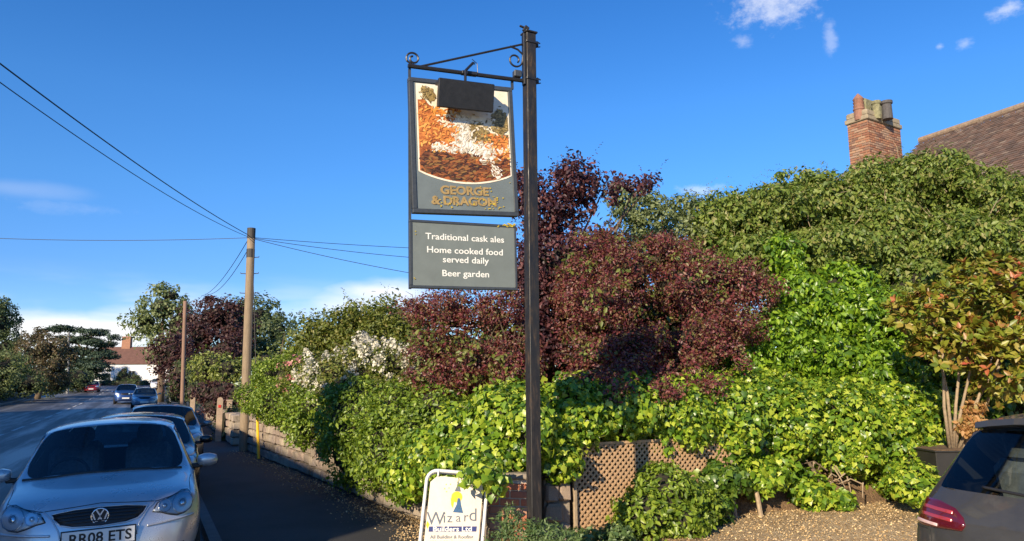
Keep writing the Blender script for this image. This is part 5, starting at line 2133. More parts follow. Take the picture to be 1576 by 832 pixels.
far_tree('lime_shrub', 'yellow-green shrub just right of the telegraph pole', [blob(405, 585, 26, 28, 24, .8), blob(410, 560, 27, 20, 20, .6)], 'lime_leaf', 8, .28, 26, .11, 186, 0, 'shrub', corek=.7)
far_tree('beech_hedge', 'dark wine-red hedge behind the gate posts', [blob(320, 605, 27, 20, 18, .6), blob(345, 603, 26.5, 24, 17, .6), blob(365, 610, 26, 18, 20, .5), blob(340, 625, 26.5, 30, 18, .6)], 'far_purple', 12, .2, 26, .09, 87, 0, 'hedge', corek=.8, shell=(.85, 1.03))
far_tree('garden_hedge', 'dark green clipped hedge beside the gate posts', [blob(352, 655, 24.2, 13, 30, .5)], 'far_green', 10, .22, 26, .10, 88, 0, 'hedge', corek=.85, shell=(.85, 1.03))
far_tree('garden_hedge', 'dark green hedge behind the foot of the thin reddish pole', [blob(270, 604, 44, 9, 16, .7), blob(300, 600, 38, 12, 24, .6), blob(290, 580, 40, 26, 26, .8)], 'far_green', 10, .22, 26, .10, 188, 0, 'hedge', corek=.85, shell=(.85, 1.03))

# ---------------------------------------------------------------- trees across the road
G = 'trees across the road'
far_tree('conifer', 'tall dark conifer at the left edge of the picture, with unseen added crowns shading the cottage', [blob(0, 505, 100, 22, 40, 3), blob(-120, 500, 100, 60, 66, 5), blob(12, 540, 100, 22, 34, 3), blob(2, 475, 100, 14, 16, 1.6), blob(-200, 500, 100, 60, 66, 5), blob(-170, 440, 100, 46, 44, 4)], 'far_green', 1.3, .8, 40, .3, 91, .5, group=G)  # crowns left of the view are added, unseen, to shade the cottage
far_tree('bush_tree', 'pale grey-green bushy tree low at the left edge', [blob(5, 570, 60, 30, 26, 1.6), blob(-20, 575, 60, 30, 30, 1.6), blob(20, 560, 61, 20, 18, 1.2)], 'far_light', 2.6, .5, 36, .18, 92, .2, group=G)
far_tree('rust_tree', 'rust-tinged round tree second from the left edge', [blob(72, 540, 74, 32, 26, 2), blob(50, 550, 73, 26, 26, 2), blob(92, 560, 74, 20, 24, 1.6), blob(60, 575, 72, 30, 22, 2), blob(58, 518, 74, 18, 12, 1.2)], 'far_rust', 2.2, .6, 40, .2, 93, .26, group=G)
far_tree('roadside_hedge', 'dark unkempt hedge behind the long garden wall across the road', [blob(30, 590, 66, 36, 16, 1.4), blob(80, 588, 76, 30, 16, 1.4), blob(115, 583, 92, 22, 16, 1.5), blob(-20, 596, 60, 30, 20, 1.4)], 'far_green', 2.6, .5, 40, .18, 94, 0, 'hedge', group=None, corek=.85, shell=(.85, 1.05))
# cedar with flat plates of foliage
CE = [blob(100, 506, 104, 20, 3.5, 2.6), blob(143, 511, 104, 20, 4, 2.6), blob(118, 522, 104, 30, 4, 3.2), blob(152, 528, 104, 20, 4.5, 2.6), blob(128, 540, 104, 34, 5, 3.4), blob(160, 546, 103, 14, 5, 2.6), blob(116, 556, 103, 34, 7, 3.2), blob(146, 562, 102, 24, 8, 2.8), blob(125, 576, 102, 34, 9, 3.0), blob(176, 518, 104, 7, 2.5, 1.4)]
far_tree('cedar_tree', 'cedar with flat spreading tiers beside the white cottage', CE, 'cedar_needle', 1.7, .65, 44, .24, 95, .4, group=G, corek=.5, flat=.35, up=.9)
far_tree('cottage_hedge', 'low dark hedge in front of the white cottage', [blob(x, 592, 122, 14, 7, 1) for x in range(160, 262, 12)], 'far_green', 2.6, .4, 30, .18, 96, 0, 'hedge', corek=.9, shell=(.85, 1.03))
far_tree('cottage_shrub', 'dark pointed shrub against the white cottage wall', [blob(189, 582, 124, 12, 12, 1), blob(190, 573, 124, 6, 8, .6)], 'far_green', 4, .3, 30, .16, 97, 0, 'shrub', corek=.8)
far_tree('cottage_shrub', 'small round dark shrub right of the pointed one', [blob(208, 582, 124, 8, 7, .8)], 'far_green', 4, .3, 30, .16, 98, 0, 'shrub', corek=.8)
# ================================================================== cars
def paint(name, col, metal=.6, rough=.32, dust=0.0):
    m, nt, b = node_mat(name)
    b.inputs['Metallic'].default_value = metal
    b.inputs['Roughness'].default_value = rough
    b.inputs['Coat Weight'].default_value = .7
    b.inputs['Coat Roughness'].default_value = .06
    t = tex_noise(nt, 3.0, 6, .7)
    c = ramp(nt, t, [tuple(x * (1 - .10 - dust) for x in col) + (.3,), tuple(min(1, x * (1 + .04)) for x in col) + (.7,)])
    nt.links.new(c, b.inputs['Base Color'])
    r = ramp(nt, t, [(rough * .8,) * 3 + (.3,), (min(1, rough * 1.5 + dust),) * 3 + (.75,)])
    nt.links.new(r, b.inputs['Roughness'])
    return m


def glass(name, tint=(.35, .42, .45), clear=.75):
    m, nt, b = node_mat(name)
    tr = nt.nodes.new('ShaderNodeBsdfTransparent')
    tr.inputs[0].default_value = (*tint, 1)
    gl = nt.nodes.new('ShaderNodeBsdfGlossy')
    gl.inputs['Roughness'].default_value = .02
    gl.inputs['Color'].default_value = (.9, .95, 1, 1)
    fr = nt.nodes.new('ShaderNodeFresnel')
    fr.inputs[0].default_value = 1.5
    ms = nt.nodes.new('ShaderNodeMixShader')
    nt.links.new(fr.outputs[0], ms.inputs[0])
    nt.links.new(tr.outputs[0], ms.inputs[1])
    nt.links.new(gl.outputs[0], ms.inputs[2])
    nt.links.new(ms.outputs[0], nt.nodes['Material Output'].inputs[0])
    nt.nodes.remove(b)
    return m


paint('paint_silver', (0.58, 0.59, 0.61), .55, .28, .03)
paint('paint_grey', (0.06, 0.06, 0.06), .35, .40, .10)
paint('paint_black', (0.02, 0.021, 0.024), .3, .25)
paint('paint_pewter', (0.24, 0.25, 0.25), .6, .3)
paint('paint_ice', (0.16, 0.26, 0.36), .5, .3)
paint('paint_blue', (0.02, 0.06, 0.2), .4, .3)
paint('paint_white', (0.72, 0.72, 0.72), .0, .3)
paint('paint_red', (0.28, 0.015, 0.02), .2, .3)
glass('windscreen_glass', (.82, .88, .90))
glass('tinted_glass', (.30, .36, .37))
glass('side_glass', (.55, .62, .62))
simple('cabin', (0.04, 0.04, 0.042), .8, noise=.3, nscale=20)
simple('cabin_grey', (0.22, 0.22, 0.225), .85, noise=.3, nscale=30)
simple('rubber', (0.012, 0.012, 0.012), .85)
simple('black_plastic', (0.018, 0.018, 0.019), .5)
simple('chrome', (0.75, 0.76, 0.78), .14, 1.0)
simple('reflector', (0.75, 0.76, 0.77), .3, .7)
simple('lamp_bowl', (0.55, 0.57, 0.58), .3, .3)
glass('lamp_glass', (.9, .93, .95))
simple('rim_alloy', (0.4, 0.41, 0.42), .35, .9)
simple('plate_white', (0.74, 0.74, 0.7), .4)
simple('plate_black', (0.008, 0.008, 0.01), .5)
simple('tail_red', (0.085, 0.006, 0.01), .15, coat=1.0)
simple('tail_bright', (0.30, 0.03, 0.035), .18, coat=1.0)
simple('tail_clear', (0.6, 0.42, 0.4), .15, coat=1.0)
simple('seam', (0.015, 0.015, 0.016), .7)

POLO = dict(L=3.92, S=[
    # y, [(x,z) sill, low, mid, shoulder], (t5 x,z,dy), (t6 x,z,dy), (t7 z,dy), dy of the sides
    (.10, [(.62, .20), (.74, .34), (.775, .58), (.75, .775)], (.60, .815, .14), (.34, .835, .05), (.842, .02), .22),
    (.46, [(.70, .20), (.80, .36), (.825, .62), (.80, .815)], (.72, .87, 0), (.38, .905, -.03), (.915, -.05), 0),
    (.82, [(.70, .20), (.805, .36), (.825, .62), (.805, .85)], (.745, .915, 0), (.40, .95, 0), (.962, 0), 0),
    (1.14, [(.70, .20), (.81, .36), (.828, .62), (.808, .895)], (.755, .945, .07), (.42, .985, -.09), (1.0, -.13), 0),
    (1.85, [(.70, .20), (.81, .36), (.83, .62), (.808, .93)], (.60, 1.375, -.02), (.35, 1.43, -.13), (1.442, -.17), 0),
    (2.35, [(.70, .20), (.81, .36), (.83, .62), (.808, .945)], (.605, 1.405, 0), (.36, 1.455, 0), (1.468, 0), 0),
    (3.05, [(.70, .20), (.81, .36), (.828, .62), (.80, .96)], (.595, 1.39, 0), (.35, 1.44, 0), (1.452, 0), 0),
    (3.52, [(.70, .21), (.80, .36), (.815, .62), (.78, .965)], (.56, 1.34, 0), (.32, 1.385, .03), (1.397, .05), 0),
    (3.72, [(.69, .22), (.775, .37), (.79, .62), (.75, .93)], (.62, 1.0, 0), (.34, 1.01, .05), (1.012, .07), 0),
    (3.79, [(.62, .25), (.72, .38), (.74, .56), (.71, .77)], (.58, .82, .05), (.32, .83, .08), (.835, .09), 0)],
    win=(4, 7), wheels=(.74, 3.2), wr=.29)
GOLF = dict(L=4.26, S=[
    (.10, [(.66, .20), (.80, .34), (.84, .52), (.80, .66)], (.64, .70, .14), (.36, .72, .05), (.728, .02), .22),
    (.46, [(.74, .19), (.86, .36), (.89, .56), (.86, .74)], (.74, .80, 0), (.40, .845, -.03), (.858, -.05), 0),
    (.85, [(.74, .19), (.875, .36), (.895, .60), (.87, .84)], (.79, .89, 0), (.43, .925, 0), (.94, 0), 0),
    (1.25, [(.74, .19), (.88, .36), (.898, .62), (.875, .90)], (.81, .95, .07), (.46, .985, -.09), (1.0, -.13), 0),
    (2.0, [(.74, .19), (.88, .36), (.898, .62), (.87, .94)], (.63, 1.36, -.02), (.38, 1.42, -.13), (1.43, -.17), 0),
    (2.5, [(.74, .19), (.88, .36), (.898, .62), (.87, .955)], (.64, 1.395, 0), (.40, 1.445, 0), (1.456, 0), 0),
    (3.3, [(.74, .19), (.88, .36), (.897, .62), (.865, .97)], (.625, 1.40, 0), (.39, 1.45, 0), (1.462, 0), 0),
    (3.82, [(.74, .21), (.87, .36), (.885, .62), (.84, .965)], (.57, 1.355, .02), (.35, 1.395, .07), (1.408, .09), 0),
    (4.06, [(.73, .23), (.845, .37), (.86, .62), (.81, .935)], (.69, .985, .02), (.40, .985, .08), (.987, .10), 0),
    (4.13, [(.66, .26), (.80, .38), (.82, .58), (.79, .80)], (.66, .84, .05), (.38, .85, .09), (.855, .10), 0)],
    win=(4, 8), wheels=(.86, 3.48), wr=.315)


def scaled(spec, L, W, H):
    k = (W / 2) / .83, L / spec['L'], H / 1.468
    S = []
    for y, s, t5, t6, t7, dy in spec['S']:
        S.append((y * k[1], [(x * k[0], z * k[2]) for x, z in s], (t5[0] * k[0], t5[1] * k[2], t5[2] * k[1]), (t6[0] * k[0], t6[1] * k[2], t6[2] * k[1]), (t7[0] * k[2], t7[1] * k[1]), dy * k[1]))
    return dict(L=L, S=S, win=spec['win'], wheels=tuple(w * k[1] for w in spec['wheels']), wr=spec['wr'] * k[2])


def car(name, label, spec, loc, heading, tilt=0.0, mat='paint_silver', gmat='tinted_glass', group='cars parked along the kerb', level=2, wheels=True, pitch_=0.0):
    """heading: direction the car's FRONT points, degrees clockwise from straight ahead; local front is -Y"""
    root = thing(name, label, 'car', loc, 0, group)
    root.rotation_mode = 'XYZ'
    root.rotation_euler = (pitch_, tilt, math.pi - rad(heading))
    S = spec['S']
    bm = new()
    rings = []
    ns = len(S)
    for y, s, t5, t6, t7, dy in S:
        zb = s[0][1]
        half = [(0, y, zb), (t6[0], y + t6[2] * .3, zb), (t5[0], y + t5[2] * .5, zb)]
        for i, (x, z) in enumerate(s):
            half.append((x, y + dy * (1 if i else .7), z))
        half += [(t5[0], y + t5[2], t5[1]), (t6[0], y + t6[2], t6[1]), (0, y + t7[1], t7[0])]
        R = [bm.verts.new(p_) for p_ in half]
        Lf = [bm.verts.new((-p_[0], p_[1], p_[2])) for p_ in half[1:-1]]
        rings.append((R, [R[0]] + Lf + [R[-1]]))
    glass_faces = {}
    rw0 = ns - 3
    for i in range(ns - 1):
        for side in (0, 1):
            a, b = rings[i][side], rings[i + 1][side]
            for k in range(9):
                f = bm.faces.new((a[k], a[k + 1], b[k + 1], b[k]) if side == 0 else (a[k + 1], a[k], b[k], b[k + 1]))
                if i == 3 and k >= 7:
                    glass_faces.setdefault('windscreen', []).append(f)
                if i == rw0 and k >= 7:
                    glass_faces.setdefault('rear_window', []).append(f)
                if k == 6 and i == 3:
                    glass_faces.setdefault('quarter_light_%d' % side, []).append(f)
                if k == 6 and i == 4:
                    glass_faces.setdefault('side_window_f%d' % side, []).append(f)
                if k == 6 and i in (5, 6)[:spec['win'][1] - 5 - (1 if spec['win'][1] > 6 else 0)]:
                    glass_faces.setdefault('side_window_r%d' % side, []).append(f)
    # end caps as grids: rows sill, low, mid, shoulder; columns t5, t6, centre, t6, t5
    for e, sgn_, bulge in ((0, -1, .10), (ns - 1, 1, .13)):
        R, Lf = rings[e]
        y, s, t5, t6, t7, dy = S[e]
        grid_ = []
        for r in range(4):
            if r == 0:
                row = [Lf[3], Lf[2], Lf[1], R[0], R[1], R[2], R[3]]
            elif r == 3:
                row = [Lf[6], Lf[7], Lf[8], R[9], R[8], R[7], R[6]]
            else:
                z = s[r][1] + (.0 if r == 1 else .01)
                fb = (1.0, 1.0)[r - 1] if e else (1.0, .62)[r - 1]
                row = [Lf[3 + r]]
                for x, d_ in ((-t5[0], .42), (-t6[0], .85), (0, 1.0), (t6[0], .85), (t5[0], .42)):
                    yy = y + (dy if e == 0 else t5[2] * .2) * (1 - d_) * .6 + sgn_ * bulge * d_ * fb
                    row.append(bm.verts.new((x, yy, z)))
                row.append(R[3 + r])
            grid_.append(row)
        for r in range(3):
            for c in range(6):
                q_ = (grid_[r][c], grid_[r][c + 1], grid_[r + 1][c + 1], grid_[r + 1][c])
                bm.faces.new(q_)
    bmesh.ops.recalc_face_normals(bm, faces=bm.faces)
    names = list(glass_faces)
    cl = bm.edges.layers.float.new('crease_edge')
    cv = bm.verts.layers.float.new('crease_vert')
    for gi, nme in enumerate(names):
        th = .018 if nme in ('windscreen',) else (.022 if nme == 'rear_window' else .03)
        fs = glass_faces[nme]
        bmesh.ops.inset_region(bm, faces=fs, thickness=th, use_even_offset=True)
        bset = set(fs)
        for f in fs:
            f.material_index = gi + 1
            for ed in f.edges:
                if any(lf not in bset for lf in ed.link_faces):
                    ed[cl] = .85
        for v in {v for f in fs for v in f.verts}:
            nin = sum(1 for lf in v.link_faces if lf in bset)
            if nin == 1:
                v[cv] = .8
    me = bpy.data.meshes.new('shell')
    bm.to_mesh(me)
    bm.free()
    for _ in range(len(names) + 1):
        me.materials.append(MATS[mat])
    tmp = bpy.data.objects.new('tmp_shell', me)
    COL.objects.link(tmp)
    md = tmp.modifiers.new('s', 'SUBSURF')
    md.levels = level
    md.render_levels = level
    cut = None
    if wheels:
        cb = new()
        for wy in spec['wheels']:
            for sx in (-1, 1):
                xo = max(p_[0] for p_ in S[4][1])
                tube(cb, [(sx * (xo - .24), wy, spec['wr'] + .0), (sx * (xo + .2), wy, spec['wr'] + .0)], spec['wr'] * 1.16, 28)
        cme = bpy.data.meshes.new('cut')
        cb.to_mesh(cme)
        cb.free()
        cut = bpy.data.objects.new('tmp_cut', cme)
        COL.objects.link(cut)
        bo = tmp.modifiers.new('b', 'BOOLEAN')
        bo.object = cut
        bo.operation = 'DIFFERENCE'
        bo.solver = 'EXACT'
    bpy.context.view_layer.update()
    dg = bpy.context.evaluated_depsgraph_get()
    ev = bpy.data.meshes.new_from_object(tmp.evaluated_get(dg), depsgraph=dg)
    bpy.data.objects.remove(tmp)
    if cut:
        bpy.data.objects.remove(cut)
    bvh_bm = new()
    bvh_bm.from_mesh(ev)
    bvh = BVHTree.FromBMesh(bvh_bm)
    clean = {'windscreen': 'windscreen', 'rear_window': 'rear_window'}
    # body and panes as separate meshes
    for gi in range(len(names) + 1):
        b2 = bvh_bm.copy()
        bmesh.ops.delete(b2, geom=[f for f in b2.faces if f.material_index != gi], context='FACES')
        for f in b2.faces:
            f.material_index = 0
            f.smooth = True
        m2 = bpy.data.meshes.new('body')
        b2.to_mesh(m2)
        b2.free()
        nme = 'body' if gi == 0 else ('windscreen' if names[gi - 1] == 'windscreen' else 'rear_window' if names[gi - 1] == 'rear_window' else 'side_window')
        o_ = link(nme, m2, (mat if gi == 0 else ('windscreen_glass' if nme == 'windscreen' and gmat == 'clear' else 'side_glass' if gmat == 'clear' else gmat)), root)
    bvh_bm.free()
    # wheels
    if wheels:
        xo = max(p_[0] for p_ in S[4][1])
        for wy in spec['wheels']:
            for sx in (-1, 1):
                wr = spec['wr']
                b3 = new()
                prof = [(wr * .66, -.09), (wr * .92, -.10), (wr, -.07), (wr, .07), (wr * .92, .10), (wr * .66, .09)]
                lathe(b3, prof, (0, 0, 0), 24, cap=False)
                Mw = Matrix.Translation((sx * (xo - .115), wy, wr)) @ Matrix.Rotation(math.pi / 2, 4, 'Y')
                bmesh.ops.transform(b3, matrix=Mw, verts=b3.verts)
                w_ = bm_obj('wheel', b3, 'rubber', root, smooth=True)
                b3 = new()
                lathe(b3, [(wr * .66, -.07), (wr * .6, -.05), (wr * .2, -.06), (wr * .2, .06), (wr * .6, .05), (wr * .66, .07)], (0, 0, 0), 20)
                bmesh.ops.transform(b3, matrix=Mw, verts=b3.verts)
                bm_obj('rim', b3, 'rim_alloy', w_)
    # dark cabin floor and seats
    return root, bvh


def cast(bvh, p, d):
    h = bvh.ray_cast(Vector(p), Vector(d))
    return (h[0], h[1]) if h[0] is not None else (None, None)


def patch(root, bvh, name, poly, axis, mat, off=.004, K=5, sub=4, dome=0.0, skirt=.02, side=1):
    """panel that follows the body surface; poly is (x,z) seen along y (axis -1 from the front, +1 from the rear)"""
    out = []
    n = len(poly)
    for i in range(n):
        a, b = poly[i], poly[(i + 1) % n]
        for k in range(sub):
            t = k / sub
            out.append((a[0] + (b[0] - a[0]) * t, a[1] + (b[1] - a[1]) * t))
    cx_ = sum(p_[0] for p_ in out) / len(out)
    cz_ = sum(p_[1] for p_ in out) / len(out)
    bm = new()

    def hit(x, z, o_):
        p_, nn = cast(bvh, (x, axis * 10 if axis > 0 else -10, z), (0, -axis, 0))
        if p_ is None:
            return None
        if nn.y * axis < 0:
            nn = -nn
        return p_ + nn * o_
    rings_ = []
    last = None
    for k in range(K + 1):
        f = 1 - k / K
        ring_ = []
        if k == K:
            c = hit(cx_, cz_, off + dome)
            rings_.append([bm.verts.new(c)])
            break
        for x, z in out:
            c = hit(cx_ + (x - cx_) * f, cz_ + (z - cz_) * f, off + dome * (1 - f * f))
            if c is None:
                c = last if last is not None else Vector((x, 0, z))
            last = c
            ring_.append(bm.verts.new(c))
        rings_.append(ring_)
    m = len(out)
    if skirt:
        sk = [bm.verts.new(v.co - Vector((0, axis * skirt, 0))) for v in rings_[0]]
        for i in range(m):
            bm.faces.new((sk[i], sk[(i + 1) % m], rings_[0][(i + 1) % m], rings_[0][i]))
    for a, b in zip(rings_, rings_[1:]):
        for i in range(m):
            if len(b) == 1:
                bm.faces.new((a[i], a[(i + 1) % m], b[0]))
            else:
                bm.faces.new((a[i], a[(i + 1) % m], b[(i + 1) % m], b[i]))
    return bm_obj(name, bm, mat, root, smooth=True)


def seam(root, bvh, name, pts, axis, r, mat='seam', sub=8, off=0.0, vert=False):
    """thin line laid on the body; pts in (x,z) seen along y, or (x,y) seen from above when vert"""
    res = []
    for a, b in zip(pts, pts[1:]):
        for k in range(sub):
            t = k / sub
            x, z = a[0] + (b[0] - a[0]) * t, a[1] + (b[1] - a[1]) * t
            if vert:
                p_, nn = cast(bvh, (x, z, 5), (0, 0, -1))
            else:
                p_, nn = cast(bvh, (x, 10 * axis, z), (0, -axis, 0))
            if p_ is not None:
                s_ = 1 if (nn.z > 0 if vert else nn.y * axis > 0) else -1
                res.append(p_ + nn * s_ * off)
    bm = new()
    tube(bm, res, r, 6)
    return bm_obj(name, bm, mat, root, smooth=True)


def mirror_pts(p):
    return [(-x, z) for x, z in p][::-1]


def arc_pts(cx_, cz_, rx, rz, n=16, a0=0, a1=360):
    return [(cx_ + rx * math.cos(rad(a0 + (a1 - a0) * k / n)), cz_ + rz * math.sin(rad(a0 + (a1 - a0) * k / n))) for k in range(n)]


def round_badge(root, bvh, c, r, axis):
    """round maker's badge: ring with a V above a W"""
    p_, nn = cast(bvh, (c[0], 10 * axis, c[1]), (0, -axis, 0))
    M_ = Matrix.Translation(p_ + Vector((0, axis * .012, 0))) @ (Matrix(((1, 0, 0, 0), (0, 0, -1, 0), (0, 1, 0, 0), (0, 0, 0, 1))) if axis < 0 else Matrix(((-1, 0, 0, 0), (0, 0, 1, 0), (0, 1, 0, 0), (0, 0, 0, 1))))
    bm = new()
    prism(bm, arc_pts(0, 0, r * .98, r * .98, 28), M_ @ Matrix.Translation((0, 0, -.008)), .012)
    bd = bm_obj('badge', bm, 'plate_black', root)
    bm = new()
    n = 28
    tube(bm, [M_ @ Vector((r * math.cos(2 * math.pi * k / n), r * math.sin(2 * math.pi * k / n), .006)) for k in range(n + 1)], r * .095, 8, cap=False)
    bm_obj('badge_ring', bm, 'chrome', bd, smooth=True)
    bm = new()
    w_ = r * .085
    for poly in ([(-.42, .80), (0, .12), (.42, .80)], [(-.84, .36), (-.42, -.80), (0, -.10), (.42, -.80), (.84, .36)]):
        for a, b in zip(poly, poly[1:]):
            a, b = Vector(a) * r, Vector(b) * r
            d = (b - a).normalized()
            s_ = Vector((-d.y, d.x)) * w_
            prism(bm, [tuple(a - s_ - d * w_ * .4), tuple(b - s_ + d * w_ * .4), tuple(b + s_ + d * w_ * .4), tuple(a + s_ - d * w_ * .4)], M_ @ Matrix.Translation((0, 0, .004)), .005)
    bm_obj('badge_letters', bm, 'chrome', bd)
    return bd


def cabin(root, spec, wheel_side=1, rear=True):
    S = spec['S']
    hw = S[4][1][3][0]
    bm = new()
    box(bm, (0, (S[3][0] + S[-2][0]) / 2, .42), (hw * 1.86, S[-2][0] - S[3][0] + .2, .06))
    bm_obj('cabin_floor', bm, 'cabin', root)
    bm = new()
    box(bm, (0, S[3][0] + .26, .78), (hw * 1.75, .42, .30), Euler((rad(-8), 0, 0)).to_matrix(), .05)
    bm_obj('dashboard', bm, 'cabin', root)
    for sx in (-1, 1):
        for y, nme in ((S[4][0] + .35, 'front_seat'), (S[6][0] + .12, 'rear_seat')):
            bm = new()
            Rb = Euler((rad(-14), 0, 0)).to_matrix()
            box(bm, (sx * hw * .46, y - .2, .58), (.5, .5, .18), None, .06)
            box(bm, (sx * hw * .46, y + .1, .86), (.48, .13, .62), Rb, .06)
            st_ = bm_obj(nme, bm, 'cabin_grey', root, smooth=False)
            bm = new()
            box(bm, (sx * hw * .46, y + .20, 1.24), (.27, .1, .19), Rb, .045)
            bm_obj('headrest', bm, 'cabin_grey', st_)
    bm = new()
    c = Vector((wheel_side * hw * .46, S[4][0] - .12, .93))
    Rw = Euler((rad(62), 0, 0)).to_matrix()
    pts = [c + Rw @ Vector((.18 * math.cos(2 * math.pi * k / 20), .18 * math.sin(2 * math.pi * k / 20), 0)) for k in range(21)]
    tube(bm, pts, .016, 6, cap=False)
    box(bm, c, (.34, .05, .03), Rw)
    bm_obj('steering_wheel', bm, 'cabin', root)


def mirrors(root, spec, mat):
    S = spec['S']
    hw = S[3][1][3][0]
    for sx in (-1, 1):
        bm = new()
        box(bm, (0, 0, 0), (.20, .12, .125), None, 0)
        bmesh.ops.subdivide_edges(bm, edges=bm.edges, cuts=2, use_grid_fill=True)
        for v in bm.verts:
            f = 1 - .35 * (abs(v.co.x) / .10) ** 3
            v.co.y *= f
            v.co.z *= 1 - .28 * (abs(v.co.x) / .10) ** 3
            v.co.x *= 1 - .2 * (abs(v.co.z) / .06) ** 2
            v.co.y -= .02 * (1 - (v.co.z / .0625) ** 2)
        for v in bm.verts:
            v.co += Vector((sx * (hw + .125), S[3][0] + .36, 1.0))
        mo = bm_obj('door_mirror', bm, mat, root, smooth=True)
        bm = new()
        box(bm, (sx * (hw + .015), S[3][0] + .37, .945), (.12, .07, .05), None, .012)
        bm_obj('mirror_stalk', bm, 'black_plastic', mo)


# ------------------------------------------------------------------ silver hatchback, nearest the camera
VL = at(158, 800, 6.45)
vx, vy = VL.x, VL.y
polo, bv = car('parked_car', 'silver hatchback nearest the camera, its front with grille and number plate in view', POLO, (vx, vy, -.315), 154, rad(-2.0), 'paint_silver', 'clear', level=3)
polo.location.z = -.165
cabin(polo, POLO, -1)
mirrors(polo, POLO, 'paint_silver')
HLP = [(.40, .710), (.47, .695), (.53, .670), (.60, .650), (.665, .660), (.715, .695), (.735, .745), (.725, .800), (.695, .840), (.645, .845), (.58, .820), (.50, .790), (.44, .775)]
for sd in (1, -1):
    pl_ = HLP if sd > 0 else mirror_pts(HLP)
    hl = patch(polo, bv, 'headlight', pl_, -1, 'lamp_bowl', .002, 5, 3)
    for cx_, cz_, r_, nm in ((.645, .747, .084, 'reflector'), (.50, .742, .05, 'reflector')):
        patch(hl, bv, nm, arc_pts(sd * cx_, cz_, r_, r_, 18), -1, 'reflector', .005, 5, 1, -.004, 0)
        patch(hl, bv, 'bulb_cover', arc_pts(sd * cx_, cz_, r_ * .36, r_ * .36, 12), -1, 'chrome', .008, 3, 1, .014, .01)
        seam(hl, bv, 'lamp_ring', arc_pts(sd * cx_, cz_, r_, r_, 20) + [(sd * cx_ + r_, cz_)], -1, .004, 'chrome', 1, .006)
    patch(hl, bv, 'lens', pl_, -1, 'lamp_glass', .016, 5, 3, .012, .014)
    seam(hl, bv, 'lamp_gap', pl_ + [pl_[0]], -1, .0045, 'seam', 3, .001)
GR = [(-.335, .720), (-.29, .680), (-.2, .657), (0, .647), (.2, .657), (.29, .680), (.335, .720), (.36, .767), (.2, .787), (0, .795), (-.2, .787), (-.36, .767)]
gr = patch(polo, bv, 'grille', GR, -1, 'plate_black', .003, 4, 3)
for z in (.680, .705, .730, .755):
    wz = .29 + (z - .680) * .75
    seam(gr, bv, 'grille_bar', [(-wz, z + .004), (-.1, z + .012), (.1, z + .012), (wz, z + .004)], -1, .006, 'black_plastic', 8, .008)
seam(gr, bv, 'grille_trim', GR + [GR[0]], -1, .006, 'paint_silver', 3, .004)
round_badge(polo, bv, (0, .727), .064, -1)
seam(polo, bv, 'bonnet_gap', [(-.715, .850), (-.6, .823), (-.44, .790), (-.36, .797), (0, .823), (.36, .797), (.44, .790), (.6, .823), (.715, .850)], -1, .004, 'seam', 8)
for sd in (1, -1):
    seam(polo, bv, 'bonnet_crease', [(sd * .42, .790), (sd * .36, .735), (sd * .30, .635), (sd * .28, .535)], -1, .006, 'paint_silver', 8, .003)
    seam(polo, bv, 'bumper_strip', [(sd * .36, .605), (sd * .45, .610), (sd * .62, .622), (sd * .755, .635)], -1, .011, 'paint_silver', 8, .004)
    patch(polo, bv, 'lower_vent', [(sd * x, z) for x, z in ((.34, .26), (.62, .27), (.70, .36), (.66, .42), (.40, .40))][::sd], -1, 'plate_black', .003, 4, 3)
    fog = patch(polo, bv, 'fog_lamp', arc_pts(sd * .53, .345, .05, .045, 16), -1, 'reflector', .012, 4, 1, .01, .012)
    seam(polo, bv, 'wing_gap', [(sd * .715, .40), (sd * .72, .715), (sd * .745, 1.0)], 1, .003, 'seam', 8, 0, True)
patch(polo, bv, 'lower_grille', [(-.30, .22), (.30, .22), (.27, .36), (-.27, .36)], -1, 'plate_black', .003, 4, 4)
# number plate
p_, _n = cast(bv, (0, -10, .565), (0, 1, 0))
MP = Matrix.Translation(p_ + Vector((0, -.016, 0))) @ Matrix(((1, 0, 0, 0), (0, 0, -1, 0), (0, 1, 0, 0), (0, 0, 0, 1)))
bm = new()
box(bm, MP @ Vector((0, 0, -.006)), (.54, .012, .125), None, .003)
npl = bm_obj('number_plate', bm, 'plate_white', polo)
text_obj('plate_letters', 'RR08 ETS', .118, MP @ Matrix.Translation((.012, -.004, .001)), 'plate_black', npl, .0012, bold=.0022, sx=.98)
bm = new()
box(bm, MP @ Vector((0, 0, -.0146)), (.56, .012, .145), None, .003)
bm_obj('plate_holder', bm, 'black_plastic', polo)
# cowl
seam(polo, bv, 'cowl_strip', [(-.70, 1.17), (-.42, 1.075), (0, 1.03), (.42, 1.075), (.70, 1.17)], 1, .016, 'black_plastic', 8, 0, True)
seam(polo, bv, 'roof_antenna_base', [(0, 3.3), (0, 3.42)], 1, .012, 'black_plastic', 4, .005, True)

# ------------------------------------------------------------------ grey hatchback, rear view at the right edge
GA = at(1470, 790, 4.75)
golf, bg_ = car('parked_car', 'dusty grey hatchback at the right edge, seen from behind with its red tail light', GOLF, (0, 0, 0), 0, 0, 'paint_grey', 'clear', level=3, group='cars in the pub car park')
GOLF_HEAD = 66.0
golf.rotation_euler = (0, 0, math.pi - rad(GOLF_HEAD))
# put the rear left corner of the car where the photo shows the tail light
bpy.context.view_layer.update()
Rg = Matrix.Rotation(math.pi - rad(GOLF_HEAD), 3, 'Z')
cr_loc = Rg @ Vector((.80, 4.05, 0))
target = at(1420, 790, 4.72)
golf.location = (target.x - cr_loc.x, target.y - cr_loc.y, 0.012)
cabin(golf, GOLF, -1)
mirrors(golf, GOLF, 'paint_grey')
